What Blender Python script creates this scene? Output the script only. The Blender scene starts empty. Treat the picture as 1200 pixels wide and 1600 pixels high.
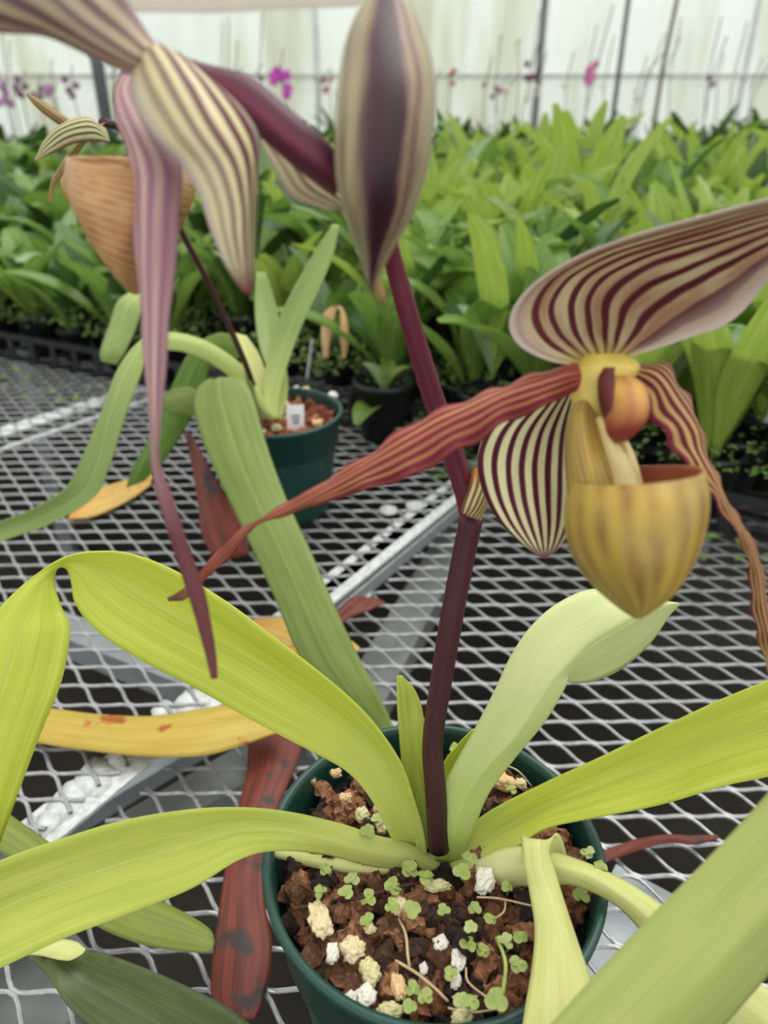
import bpy, math, random
from mathutils import Vector, Matrix, noise
random.seed(7)
PI = math.pi
C = bpy.context.scene.collection
sc = bpy.context.scene

# ------------------------------------------------------------------ camera, light, exposure
BT = 0.75                                   # bench top above the floor
PITCH = math.radians(29.0); FPX = 1155.0
CAMZ = BT + 0.46
cam_d = bpy.data.cameras.new('camera'); cam = bpy.data.objects.new('camera', cam_d); C.objects.link(cam)
cam.location = (0, 0, CAMZ); cam.rotation_euler = (PI/2 - PITCH, 0, 0)
cam_d.sensor_fit = 'VERTICAL'; cam_d.sensor_height = 36; cam_d.lens = 36*FPX/1600
cam_d.clip_start = 0.01; cam_d.clip_end = 200
cam_d.dof.use_dof = True; cam_d.dof.focus_distance = 0.385; cam_d.dof.aperture_fstop = 6.8
sc.camera = cam
sc.view_settings.view_transform = 'Standard'; sc.view_settings.look = 'None'
sc.view_settings.gamma = 1; sc.view_settings.exposure = 0.0; sc.view_settings.use_curve_mapping = False

w = bpy.data.worlds.new('sky'); sc.world = w; w.use_nodes = True
nt = w.node_tree; nt.nodes.clear()
tc = nt.nodes.new('ShaderNodeTexCoord'); sp = nt.nodes.new('ShaderNodeSeparateXYZ')
cr = nt.nodes.new('ShaderNodeValToRGB'); bg = nt.nodes.new('ShaderNodeBackground'); wo = nt.nodes.new('ShaderNodeOutputWorld')
nt.links.new(tc.outputs['Generated'], sp.inputs[0]); nt.links.new(sp.outputs['Z'], cr.inputs[0])
cr.color_ramp.elements[0].position = 0.0; cr.color_ramp.elements[0].color = (0.98, 1.0, 0.97, 1)
cr.color_ramp.elements[1].position = 0.8; cr.color_ramp.elements[1].color = (1.0, 0.985, 0.94, 1)
nt.links.new(cr.outputs[0], bg.inputs[0]); bg.inputs[1].default_value = 1.32
nt.links.new(bg.outputs[0], wo.inputs[0])
sun_d = bpy.data.lights.new('sun', 'SUN'); sun_d.energy = 1.7; sun_d.angle = math.radians(38); sun_d.color = (1, .98, .93)
sun = bpy.data.objects.new('sun', sun_d); C.objects.link(sun); sun.rotation_euler = (math.radians(-22), math.radians(14), 0)

# ------------------------------------------------------------------ helpers
CP, SP = math.cos(PITCH), math.sin(PITCH)
FW = Vector((0, CP, -SP)); UP = Vector((0, SP, CP)); CAM = Vector((0, 0, CAMZ))
def P(x, y, z):
    """world point seen at (x, y) of the 1200x1600 photo, z metres in front of the lens"""
    return CAM + FW*z + Vector((1, 0, 0))*((x-600)/FPX*z) + UP*((800-y)/FPX*z)
def G(x, y, h):
    """world point seen at (x, y) lying h metres above the bench top"""
    D = 0.46 - h; yv = (y-800)/FPX
    return P(x, y, D/(SP + yv*CP))
def Z(y, h=0.0):
    return (0.46-h)/(SP + (y-800)/FPX*CP)
def S(r, g, b):
    f = lambda c: ((c/255+.055)/1.055)**2.4 if c > 10 else c/255/12.92
    return (f(r), f(g), f(b), 1)
def tag(o, label, cat, group=None, kind=None):
    o['label'] = label; o['category'] = cat
    if group: o['group'] = group
    if kind: o['kind'] = kind
    return o
def link_mesh(name, vs, fs, mat, parent=None, uvs=None, smooth=True):
    me = bpy.data.meshes.new(name); me.from_pydata([tuple(v) for v in vs], [], fs)
    if uvs is not None:
        uv = me.uv_layers.new(name='UVMap')
        for l in me.loops: uv.data[l.index].uv = uvs[l.vertex_index]
    if smooth: me.polygons.foreach_set('use_smooth', [True]*len(me.polygons))
    me.update()
    if mat: me.materials.append(mat)
    o = bpy.data.objects.new(name, me); C.objects.link(o)
    if parent: attach(o, parent)
    return o
def attach(o, parent):
    """parent a piece built in world space, leaving it where it stands"""
    o.parent = parent
    if not parent.parent: o.matrix_parent_inverse = Matrix.Translation(parent.location).inverted()
def empty(name, loc):
    o = bpy.data.objects.new(name, None); o.empty_display_size = .02; C.objects.link(o); o.location = loc; return o
def cr_pt(a, i, t):
    n = len(a); g = lambda k: a[max(0, min(n-1, k))]
    p0, p1, p2, p3 = g(i-1), g(i), g(i+1), g(i+2)
    if i == 0: p0 = p1*2 - p2
    if i+2 >= n: p3 = p2*2 - p1
    return 0.5*((2*p1) + (p2-p0)*t + (2*p0-5*p1+4*p2-p3)*t*t + (3*p1-p0-3*p2+p3)*t*t*t)
def solid(o, t, off=0.0):
    m = o.modifiers.new('thickness', 'SOLIDIFY'); m.thickness = t; m.offset = off
    return o
def ribbon(name, rows, mat, parent=None, nU=12, nS=7, thick=.0009, crease=.35, ruffle=0, rfreq=9, seed=0, ripple=0):
    """leaf or petal lofted through rows of (Lx,Ly,Lz, Rx,Ry,Rz, bow) or (Lx,Ly,Lz, Mx,My,Mz, Rx,Ry,Rz)"""
    Ls, Ms, Rs, bows = [], [], [], []
    for r in rows:
        if len(r) == 9:
            Ls.append(P(*r[0:3])); Ms.append(P(*r[3:6])); Rs.append(P(*r[6:9])); bows.append(0)
        else:
            Ls.append(P(*r[0:3])); Rs.append(P(*r[3:6])); Ms.append((Ls[-1]+Rs[-1])/2); bows.append(r[6] if len(r) > 6 else 0)
    n = len(rows)
    for i in range(n):
        if bows[i]:
            T = Ms[min(n-1, i+1)] - Ms[max(0, i-1)]
            N = (Rs[i]-Ls[i]).cross(T)
            if N.length > 1e-12:
                N.normalize()
                if N.dot(CAM-Ms[i]) < 0: N = -N
                Ms[i] = Ms[i] + N*bows[i]
    vs, fs, uvs = [], [], []
    tot = (n-1)*nS; dist = 0; prev = None; dists = []
    pts = []
    for k in range(tot+1):
        i = min(n-2, k//nS); t = (k - i*nS)/nS
        L, M, R = cr_pt(Ls, i, t), cr_pt(Ms, i, t), cr_pt(Rs, i, t)
        if prev is not None: dist += (M-prev).length
        prev = M; dists.append(dist); pts.append((L, M, R))
    for k, (L, M, R) in enumerate(pts):
        T = pts[min(tot, k+1)][1] - pts[max(0, k-1)][1]
        N = (R-L).cross(T)
        N = N.normalized() if N.length > 1e-14 else Vector((0, 0, 0))
        v = dists[k]/max(dist, 1e-9); wd = (R-L).length
        for j in range(nU+1):
            u = j/nU
            q = L*(2*(u-.5)*(u-1)) + M*(4*u*(1-u)) + R*(2*u*(u-.5))
            l = L.lerp(M, u*2) if u < .5 else M.lerp(R, u*2-1)
            p = q.lerp(l, crease)
            e = abs(2*u-1)
            if ruffle:
                p = p + N*(ruffle*(e**2)*math.sin(v*rfreq*2*PI + (0 if u < .5 else 1.7) + seed)*min(1, wd/.008))
            if ripple:
                p = p + N*(ripple*noise.noise(Vector((u*3+seed, v*dist*45, seed*1.3)))*min(1, wd/.01))
            vs.append(p); uvs.append((u, v))
    W = nU+1
    for k in range(tot):
        for j in range(nU):
            a = k*W+j; fs.append((a, a+1, a+W+1, a+W))
    o = link_mesh(name, vs, fs, mat, parent, uvs)
    if thick: solid(o, thick)
    return o
def frame_tube(pts, rad, n=14, flat=1.0):
    vs, uvs = [], []; N = None; m = len(pts)
    for i, p in enumerate(pts):
        T = (pts[min(m-1, i+1)] - pts[max(0, i-1)]).normalized()
        if N is None: N = T.orthogonal().normalized()
        N = (N - T*N.dot(T)).normalized(); B = T.cross(N)
        for j in range(n):
            a = 2*PI*j/n; vs.append(p + N*(rad[i]*math.cos(a)) + B*(rad[i]*flat*math.sin(a))); uvs.append((j/n, i/(m-1)))
    fs = []
    for i in range(m-1):
        for j in range(n): fs.append((i*n+j, i*n+(j+1) % n, (i+1)*n+(j+1) % n, (i+1)*n+j))
    fs.append(tuple(reversed(range(n)))); fs.append(tuple((m-1)*n+j for j in range(n)))
    return vs, fs, uvs
def tube(name, ctrl, mat, parent=None, nS=6, n=14):
    """ctrl: (world point, radius)"""
    A = [c[0] for c in ctrl]; Rr = [Vector((c[1], 0, 0)) for c in ctrl]
    pts, rad = [], []
    for i in range(len(A)-1):
        for k in range(nS + (1 if i == len(A)-2 else 0)):
            t = k/nS; pts.append(cr_pt(A, i, t)); rad.append(max(1e-5, cr_pt(Rr, i, t).x))
    vs, fs, uvs = frame_tube(pts, rad, n)
    return link_mesh(name, vs, fs, mat, parent, uvs)
def loft(name, rows, mat, parent=None, n=28, nS=6, thick=0, cap0=False, cap1=True, tilt=0, inner=None):
    """swelling body: rows of (Lx,Ly,Rx,Ry, z of axis, depth radius); ring of ellipses"""
    Ls = [P(r[0], r[1], r[4]) for r in rows]; Rs = [P(r[2], r[3], r[4]) for r in rows]; Ds = [Vector((r[5], 0, 0)) for r in rows]
    vs, fs, uvs = [], [], []; m = (len(rows)-1)*nS + 1
    for k in range(m):
        i = min(len(rows)-2, k//nS); t = (k-i*nS)/nS
        L, R, d = cr_pt(Ls, i, t), cr_pt(Rs, i, t), cr_pt(Ds, i, t).x
        c = (L+R)/2; a = (R-L)/2; tw = (CAM-c).normalized()
        an = a.normalized(); tw = (tw - an*tw.dot(an)).normalized()
        if tilt:
            ax = an.cross(tw).normalized(); ax = ax if ax.z > 0 else -ax; w_ = math.radians(tilt)*(1-k/(m-1)); tw = (tw*math.cos(w_) - ax*math.sin(w_)).normalized()
        for j in range(n):
            th = 2*PI*j/n; vs.append(c - a*math.cos(th) + tw*(d*math.sin(th))); uvs.append((j/n*2 if j <= n/2 else 2-j/n*2, k/(m-1)))
    for k in range(m-1):
        for j in range(n): fs.append((k*n+j, (k+1)*n+j, (k+1)*n+(j+1) % n, k*n+(j+1) % n))
    if cap0: fs.append(tuple(range(n)))
    if cap1: fs.append(tuple(reversed([(m-1)*n+j for j in range(n)])))
    o = link_mesh(name, vs, fs, mat, parent, uvs)
    if inner: o.data.materials.append(inner)
    if thick: solid(o, thick, -1); o.modifiers[-1].material_offset = 1 if inner else 0; o.modifiers[-1].material_offset_rim = 0
    return o
def lathe(name, prof, mat, parent=None, n=72, loc=(0, 0, 0)):
    vs, fs, uvs = [], [], []
    for i, (r, z) in enumerate(prof):
        for j in range(n):
            a = 2*PI*j/n; vs.append((r*math.cos(a)+loc[0], r*math.sin(a)+loc[1], z+loc[2])); uvs.append((j/n, i/len(prof)))
    for i in range(len(prof)-1):
        for j in range(n): fs.append((i*n+j, i*n+(j+1) % n, (i+1)*n+(j+1) % n, (i+1)*n+j))
    return link_mesh(name, vs, fs, mat, parent, uvs)
def box_vf(c, u, v, wv, vs, fs):
    """box of centre c and half vectors u, v, wv added to lists"""
    b = len(vs)
    for s in ((-1,-1,-1),(1,-1,-1),(1,1,-1),(-1,1,-1),(-1,-1,1),(1,-1,1),(1,1,1),(-1,1,1)):
        vs.append(c + u*s[0] + v*s[1] + wv*s[2])
    for f in ((0,3,2,1),(4,5,6,7),(0,1,5,4),(1,2,6,5),(2,3,7,6),(3,0,4,7)): fs.append(tuple(b+k for k in f))

# ------------------------------------------------------------------ materials
def newmat(name):
    m = bpy.data.materials.new(name); m.use_nodes = True; t = m.node_tree; t.nodes.clear()
    out = t.nodes.new('ShaderNodeOutputMaterial'); b = t.nodes.new('ShaderNodeBsdfPrincipled')
    t.links.new(b.outputs[0], out.inputs[0]); return m, t, b, out
def N_(t, ty, **kw):
    n = t.nodes.new('ShaderNode'+ty)
    for k, v in kw.items(): setattr(n, k, v)
    return n
def ramp(t, stops, fac=None, interp='LINEAR'):
    r = N_(t, 'ValToRGB'); e = r.color_ramp.elements; r.color_ramp.interpolation = interp
    while len(e) > 1: e.remove(e[-1])
    e[0].position = stops[0][0]; e[0].color = stops[0][1]
    for p, c in stops[1:]:
        k = e.new(p); k.color = c
    if fac is not None: t.links.new(fac, r.inputs[0])
    return r
def math_(t, op, a, b=None):
    n = N_(t, 'Math', operation=op)
    for i, x in enumerate((a, b)):
        if x is None: continue
        if isinstance(x, (int, float)): n.inputs[i].default_value = x
        else: t.links.new(x, n.inputs[i])
    return n.outputs[0]
def mixc(t, fac, a, b, mode='MIX'):
    n = N_(t, 'MixRGB', blend_type=mode)
    for i, x in zip((0, 1, 2), (fac, a, b)):
        if isinstance(x, (int, float)): n.inputs[i].default_value = x
        elif isinstance(x, tuple): n.inputs[i].default_value = x
        else: t.links.new(x, n.inputs[i])
    return n.outputs[0]
def uv_noise(t, su, sv, scale=1, detail=3):
    tc = N_(t, 'TexCoord'); mp = N_(t, 'Mapping'); mp.inputs['Scale'].default_value = (su, sv, 1)
    t.links.new(tc.outputs['UV'], mp.inputs[0]); nz = N_(t, 'TexNoise'); nz.inputs['Scale'].default_value = scale; nz.inputs['Detail'].default_value = detail
    t.links.new(mp.outputs[0], nz.inputs['Vector']); return nz.outputs[0], tc
def translucent_mix(t, b, out, col, amt):
    tr = N_(t, 'BsdfTranslucent'); mx = N_(t, 'MixShader'); mx.inputs[0].default_value = amt
    t.links.new(col, tr.inputs[0]); t.links.new(b.outputs[0], mx.inputs[1]); t.links.new(tr.outputs[0], mx.inputs[2]); t.links.new(mx.outputs[0], out.inputs[0])
def bump(t, b, h, strength=.3, dist=.001):
    n = N_(t, 'Bump'); n.inputs['Strength'].default_value = strength; n.inputs['Distance'].default_value = dist
    t.links.new(h, n.inputs['Height']); t.links.new(n.outputs[0], b.inputs['Normal'])
def plain(name, col, rough=.5, var=.25, scale=60, metal=0, bumps=0):
    m, t, b, o = newmat(name)
    tc = N_(t, 'TexCoord'); nz = N_(t, 'TexNoise'); nz.inputs['Scale'].default_value = scale; nz.inputs['Detail'].default_value = 4
    t.links.new(tc.outputs['Object'], nz.inputs['Vector'])
    d = tuple(c*(1-var) for c in col[:3])+(1,); l = tuple(min(1, c*(1+var)) for c in col[:3])+(1,)
    r = ramp(t, [(.3, d), (.7, l)], nz.outputs[0]); t.links.new(r.outputs[0], b.inputs['Base Color'])
    b.inputs['Roughness'].default_value = rough; b.inputs['Metallic'].default_value = metal
    if bumps: bump(t, b, nz.outputs[0], bumps)
    return m
def leafmat(name, main, dark, base, rough=.42, tr=.3, spots=None, spot_amt=0, rib=None, base_to=.25, end=None):
    """main/dark: blade colours, base: colour of the blade near the crown (v=0)"""
    m, t, b, o = newmat(name)
    nz, tc = uv_noise(t, 38, 1.6, 1, 3); nz2, _ = uv_noise(t, 5, 4, 1, 3)
    sep = N_(t, 'SeparateXYZ'); t.links.new(tc.outputs['UV'], sep.inputs[0])
    f = math_(t, 'ADD', math_(t, 'MULTIPLY', nz, .5), math_(t, 'MULTIPLY', nz2, .5))
    c = ramp(t, [(.36, dark), (.62, main)], f).outputs[0]
    # paler midrib
    d = math_(t, 'ABSOLUTE', math_(t, 'SUBTRACT', sep.outputs['X'], .5))
    rb = ramp(t, [(0, (1, 1, 1, 1)), (.022, (0, 0, 0, 1))], d).outputs[0]
    c = mixc(t, math_(t, 'MULTIPLY', rb, .65), c, rib or base)
    g = ramp(t, [(0, (1, 1, 1, 1)), (base_to, (0, 0, 0, 1))], sep.outputs['Y']).outputs[0]
    c = mixc(t, g, c, base)
    if end:
        g2 = ramp(t, [(end[1], (0, 0, 0, 1)), (end[2], (1, 1, 1, 1))], sep.outputs['Y']).outputs[0]
        c = mixc(t, g2, c, end[0])
    if spots:
        n3 = N_(t, 'TexNoise'); n3.inputs['Scale'].default_value = 30; n3.inputs['Detail'].default_value = 4
        t.links.new(tc.outputs['Object'], n3.inputs['Vector'])
        sm = ramp(t, [(spot_amt, (0, 0, 0, 1)), (spot_amt+.06, (1, 1, 1, 1))], n3.outputs[0]).outputs[0]
        c = mixc(t, sm, c, spots)
    t.links.new(c, b.inputs['Base Color']); b.inputs['Roughness'].default_value = rough
    b.inputs['Specular IOR Level'].default_value = .35
    bump(t, b, nz, .25, .0006)
    translucent_mix(t, b, o, c, tr)
    return m
def stripemat(name, cream, maroon, n=14, thr=.55, soft=.25, tint=None, tint_amt=0, warp=.05, edge=None, tr=.2, base=None, base_to=.15, fade=None, tip=None):
    """longitudinal stripes that follow the petal from base to tip"""
    m, t, b, o = newmat(name)
    nz, tc = uv_noise(t, 4, 3, 1, 2); sep = N_(t, 'SeparateXYZ'); t.links.new(tc.outputs['UV'], sep.inputs[0])
    u = math_(t, 'ADD', sep.outputs['X'], math_(t, 'MULTIPLY', math_(t, 'SUBTRACT', nz, .5), warp))
    s = math_(t, 'MULTIPLY', math_(t, 'ADD', math_(t, 'SINE', math_(t, 'MULTIPLY', u, 2*PI*n)), 1), .5)
    nb, _ = uv_noise(t, n*1.0, 1.2, 1, 3)
    s = math_(t, 'ADD', s, math_(t, 'MULTIPLY', math_(t, 'SUBTRACT', nb, .5), .8))
    fac = ramp(t, [(thr-soft/2, (0, 0, 0, 1)), (thr+soft/2, (1, 1, 1, 1))], s).outputs[0]
    bc = cream
    if tint is not None:
        n2, _ = uv_noise(t, 6, 2.5, 1, 3)
        bc = mixc(t, math_(t, 'MULTIPLY', ramp(t, [(.4, (0, 0, 0, 1)), (.6, (1, 1, 1, 1))], n2).outputs[0], tint_amt), cream, tint)
    if fade is not None: fac = math_(t, 'MULTIPLY', fac, ramp(t, [(.12, (fade, fade, fade, 1)), (.62, (1, 1, 1, 1))], sep.outputs['X']).outputs[0])
    c = mixc(t, fac, bc, maroon)
    if edge is not None:
        d = math_(t, 'ABSOLUTE', math_(t, 'SUBTRACT', sep.outputs['X'], .5))
        c = mixc(t, ramp(t, [(.38, (0, 0, 0, 1)), (.49, (1, 1, 1, 1))], d).outputs[0], c, edge)
    if base is not None:
        c = mixc(t, ramp(t, [(0, (1, 1, 1, 1)), (base_to, (0, 0, 0, 1))], sep.outputs['Y']).outputs[0], c, base)
    if tip is not None:
        c = mixc(t, ramp(t, [(tip[1], (0, 0, 0, 1)), (tip[2], (1, 1, 1, 1))], sep.outputs['Y']).outputs[0], c, tip[0])
    t.links.new(c, b.inputs['Base Color']); b.inputs['Roughness'].default_value = .5
    b.inputs['Specular IOR Level'].default_value = .25
    bump(t, b, s, .25, .0006)
    translucent_mix(t, b, o, c, tr)
    return m
def rampmat(name, stops, warp=.03, rough=.5, tr=.1, mottled=None):
    m, t, b, o = newmat(name); nz, tc = uv_noise(t, 6, 4, 1, 3); sep = N_(t, 'SeparateXYZ'); t.links.new(tc.outputs['UV'], sep.inputs[0])
    u = math_(t, 'ADD', sep.outputs['X'], math_(t, 'MULTIPLY', math_(t, 'SUBTRACT', nz, .5), warp))
    c = ramp(t, stops, u).outputs[0]
    if mottled is not None:
        n2, _ = uv_noise(t, 26, 3.5, 1, 4)
        c = mixc(t, math_(t, 'MULTIPLY', ramp(t, [(.48, (0, 0, 0, 1)), (.62, (1, 1, 1, 1))], n2).outputs[0], .6), c, mottled)
    t.links.new(c, b.inputs['Base Color']); b.inputs['Roughness'].default_value = rough
    translucent_mix(t, b, o, c, tr); return m
def pouchmat(name, a, bb, net, su=10, sv=3, amt=.6, rot=0, tr=.25):
    m, t, b, o = newmat(name); nz, tc = uv_noise(t, su, sv, 1, 4); n2, _ = uv_noise(t, 2.5, 1.5, 1, 2)
    c = ramp(t, [(.35, a), (.65, bb)], n2).outputs[0]
    tc2 = N_(t, 'TexCoord'); mp = N_(t, 'Mapping'); mp.inputs['Rotation'].default_value = (0, 0, rot); mp.inputs['Scale'].default_value = (su*.55, sv*.7, 1)
    wv = N_(t, 'TexWave'); wv.inputs['Scale'].default_value = 1; wv.inputs['Distortion'].default_value = 2.2; wv.inputs['Detail'].default_value = 2
    t.links.new(tc2.outputs['UV'], mp.inputs[0]); t.links.new(mp.outputs[0], wv.inputs['Vector'])
    f = math_(t, 'MULTIPLY', wv.outputs['Fac'], ramp(t, [(.35, (.2, .2, .2, 1)), (.65, (1, 1, 1, 1))], nz).outputs[0])
    c = mixc(t, math_(t, 'MULTIPLY', f, amt), c, net)
    t.links.new(c, b.inputs['Base Color']); b.inputs['Roughness'].default_value = .38
    translucent_mix(t, b, o, c, tr); return m

M = {}
M['galv'] = plain('galvanised_steel', S(160, 162, 165), .38, .22, 160, .45, .2)
M['zinc_white'] = plain('corroded_zinc', S(198, 202, 202), .9, .22, 150, 0, .3)
M['beam_grey'] = plain('grey_steel', S(150, 158, 162), .5, .12, 30, .3)
M['beam_lower'] = plain('dull_grey_steel', S(118, 122, 122), .6, .3, 25, .1)
M['lime'] = leafmat('lime_leaf', S(216, 222, 98), S(188, 204, 66), S(200, 212, 118), tr=.32)
M['lime2'] = leafmat('lime_leaf_b', S(204, 212, 104), S(178, 194, 78), S(208, 216, 136), tr=.3, base_to=.35)
M['pale'] = leafmat('pale_leaf', S(228, 234, 180), S(214, 224, 156), S(186, 206, 108), tr=.3, base_to=.55)
M['palest'] = leafmat('bleached_leaf', S(230, 232, 164), S(216, 219, 136), S(232, 231, 180), tr=.3)
M['near'] = leafmat('near_leaf', S(190, 200, 122), S(172, 186, 104), S(172, 188, 112), tr=.25)
M['dark'] = leafmat('dark_leaf', S(82, 98, 54), S(58, 76, 38), S(94, 108, 66), rough=.35, tr=.12, spots=S(70, 38, 26), spot_amt=.64)
M['olive'] = leafmat('olive_leaf', S(140, 152, 72), S(118, 132, 56), S(140, 150, 78), tr=.2)
M['green2'] = leafmat('second_leaf', S(132, 150, 80), S(108, 130, 56), S(158, 176, 108), tr=.2, base_to=.2)
M['green2b'] = leafmat('second_leaf_pale', S(150, 172, 104), S(128, 156, 84), S(204, 216, 130), tr=.25, base_to=.45)
M['green2d'] = leafmat('second_leaf_dark', S(92, 124, 42), S(66, 100, 26), S(110, 138, 50), tr=.15)
M['yellow'] = leafmat('yellow_leaf', S(210, 186, 92), S(190, 164, 68), S(176, 160, 66), tr=.25, spots=S(176, 92, 46), spot_amt=.60)
M['yellow2'] = leafmat('yellow_orange_leaf', S(222, 200, 110), S(208, 158, 84), S(214, 150, 80), tr=.25, spots=S(190, 112, 60), spot_amt=.62)
M['redbrown'] = leafmat('dead_red_leaf', S(124, 60, 46), S(84, 36, 30), S(100, 46, 36), rough=.55, tr=.05, spots=S(60, 48, 46), spot_amt=.57, rib=S(92, 40, 32))
M['pot'] = plain('green_pot', S(22, 64, 57), .42, .12, 40)
M['black'] = plain('black_plastic', S(30, 32, 34), .45, .2, 40)
M['soil'] = plain('dark_mix', S(26, 18, 14), .95, .5, 200, 0, .8)
M['stem'] = leafmat('purple_stem', S(82, 32, 42), S(54, 22, 30), S(54, 32, 28), rough=.5, tr=.0, base_to=.9, rib=S(96, 36, 48))
M['stem2'] = leafmat('purple_stem_upper', S(104, 30, 50), S(78, 20, 38), S(98, 30, 44), rough=.5, tr=.0, rib=S(118, 34, 58))
CRE = S(232, 228, 176); MAR = S(92, 24, 44)
M['dorsal_r'] = stripemat('dorsal_stripes', S(234, 224, 184), S(112, 50, 60), 9, .62, .4, S(186, 120, 98), .7, .09, S(206, 190, 180), base=S(206, 190, 90), base_to=.12)
M['syn_r'] = stripemat('synsepal_stripes', S(238, 234, 186), S(84, 22, 44), 8, .56, .2, S(170, 160, 120), .25, .02, tip=(S(120, 50, 70), .92, 1))
M['petal_r'] = stripemat('petal_red', S(200, 140, 92), S(128, 44, 58), 6, .42, .55, S(150, 70, 66), .7, .1, S(150, 60, 80), base=S(168, 70, 66), base_to=.1, tip=(S(116, 82, 66), .93, .97))
M['petal_rr'] = stripemat('petal_red_striped', S(206, 172, 112), S(104, 30, 44), 6, .42, .3, S(150, 70, 66), .3, .04, S(150, 60, 80), tip=(S(180, 160, 90), .85, .95))
M['petal_l'] = stripemat('petal_mauve', S(220, 194, 180), S(166, 116, 134), 4, .5, .9, S(160, 100, 120), .6, .05, S(176, 130, 150), tip=(S(120, 70, 74), .55, .75))
M['dorsal_l'] = stripemat('pale_stripes', S(226, 214, 184), S(146, 112, 120), 5, .62, .8, S(206, 190, 180), .6, .08, S(186, 160, 170))
M['syn_l'] = stripemat('synsepal_pale_stripes', S(232, 224, 176), S(98, 36, 58), 6, .50, .5, S(214, 202, 180), .5, .07, S(226, 212, 206), tip=(S(120, 40, 60), .9, 1), fade=.35)
M['sepal_far'] = stripemat('far_stripes', S(216, 212, 160), S(104, 92, 70), 8, .62, .3, None, 0, .03, S(150, 120, 90))
M['petal_far'] = stripemat('far_petal', S(190, 170, 110), S(112, 82, 56), 4, .5, .4)
M['pouch_r'] = pouchmat('pouch_yellow', S(208, 178, 80), S(180, 156, 84), S(140, 84, 56), 5, 2.4, .7, rot=.25)
M['pouch_l'] = pouchmat('pouch_tan', S(212, 166, 116), S(218, 178, 122), S(150, 92, 66), 9, 9, .8, rot=1.2)
M['pouch_in'] = plain('pouch_inside', S(172, 96, 70), .45, .25, 60)
M['staminode'] = stripemat('staminode_red', S(214, 170, 92), S(196, 140, 84), 3, .6, .8, tip=(S(156, 66, 56), .25, .75), tr=.1); M['maroon'] = plain('maroon_hairs', S(98, 34, 36), .7, .4, 200)
M['column'] = plain('column_yellow', S(210, 186, 92), .4, .2, 90)
M['cream'] = plain('cream_lip', S(232, 214, 150), .4, .12, 70)
M['ovary'] = rampmat('ovary_purple', [(0, S(110, 44, 66)), (.2, S(84, 26, 50)), (.35, S(120, 52, 78)), (.5, S(90, 28, 54)), (.75, S(70, 22, 44)), (1, S(110, 44, 66))])
M['bud'] = rampmat('bud_stripes', [(0, S(206, 200, 164)), (.12, S(172, 166, 126)), (.17, S(128, 112, 92)), (.22, S(176, 166, 128)), (.32, S(146, 134, 104)), (.38, S(84, 50, 56)), (.42, S(52, 20, 36)), (.56, S(38, 12, 26)), (.60, S(64, 26, 40)), (.64, S(176, 152, 122)), (.68, S(96, 62, 64)), (.73, S(158, 144, 112)), (.80, S(178, 168, 132)), (.85, S(134, 114, 100)), (.92, S(200, 192, 160)), (1, S(216, 208, 180))], .10, mottled=S(60, 30, 40))
M['bract'] = stripemat('bract_stripes', S(214, 200, 146), S(120, 84, 60), 6, .55, .4, tip=(S(196, 110, 50), .55, .85))
M['tagwhite'] = plain('white_plastic', S(236, 238, 240), .4, .04, 30)
M['ink'] = plain('black_ink', S(40, 42, 48), .6, .1, 30)
M['sprout'] = plain('sprout_green', S(150, 166, 88), .5, .25, 90)
M['root'] = plain('dry_root', S(196, 172, 134), .8, .2, 90)

# ------------------------------------------------------------------ setting: floor, translucent walls
def struct(o): o['kind'] = 'structure'; return o
mf, t, b, o_ = newmat('earth_floor')
tc = N_(t, 'TexCoord'); nz = N_(t, 'TexNoise'); nz.inputs['Scale'].default_value = 5; nz.inputs['Detail'].default_value = 8
t.links.new(tc.outputs['Object'], nz.inputs['Vector'])
r = ramp(t, [(.35, S(22, 19, 16)), (.58, S(38, 33, 26)), (.72, S(46, 47, 30))], nz.outputs[0]); t.links.new(r.outputs[0], b.inputs['Base Color']); b.inputs['Roughness'].default_value = 1
vs, fs = [], []; n = 60
for i in range(n+1):
    for j in range(n+1):
        x = -14+28*i/n; y = -3+18*j/n; vs.append((x, y, .02*noise.noise(Vector((x*2, y*2, 0)))))
for i in range(n):
    for j in range(n): a = i*(n+1)+j; fs.append((a, a+n+1, a+n+2, a+1))
struct(link_mesh('floor', vs, fs, mf))

mw, t, b, o_ = newmat('translucent_film')
tc = N_(t, 'TexCoord'); mp = N_(t, 'Mapping'); mp.inputs['Scale'].default_value = (2.2, 2.2, .25); nz = N_(t, 'TexNoise'); nz.inputs['Scale'].default_value = 1.2; nz.inputs['Detail'].default_value = 4
t.links.new(tc.outputs['Object'], mp.inputs[0]); t.links.new(mp.outputs[0], nz.inputs['Vector'])
c = ramp(t, [(.3, S(226, 228, 214)), (.5, S(244, 249, 244)), (.75, S(250, 252, 250))], nz.outputs[0]).outputs[0]
t.links.new(c, b.inputs['Base Color']); b.inputs['Roughness'].default_value = .6
translucent_mix(t, b, o_, c, .75)
def wall(name, a, bb, h, th=.01):
    vs, fs = [], []; a = Vector(a); bb = Vector(bb); d = (bb-a); nrm = Vector((-d.y, d.x, 0)).normalized()
    box_vf((a+bb)/2+Vector((0, 0, h/2)), d/2, nrm*th/2, Vector((0, 0, h/2)), vs, fs)
    return struct(link_mesh(name, vs, fs, mw, smooth=False))
WY = 11.0
wall('wall_back', (-14, WY, 0), (14, WY, 0), 5.0)
wall('wall_left', (-14, -3, 0), (-14, WY, 0), 5.0)
wall('wall_right', (14, -3, 0), (14, WY, 0), 5.0)
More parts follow.
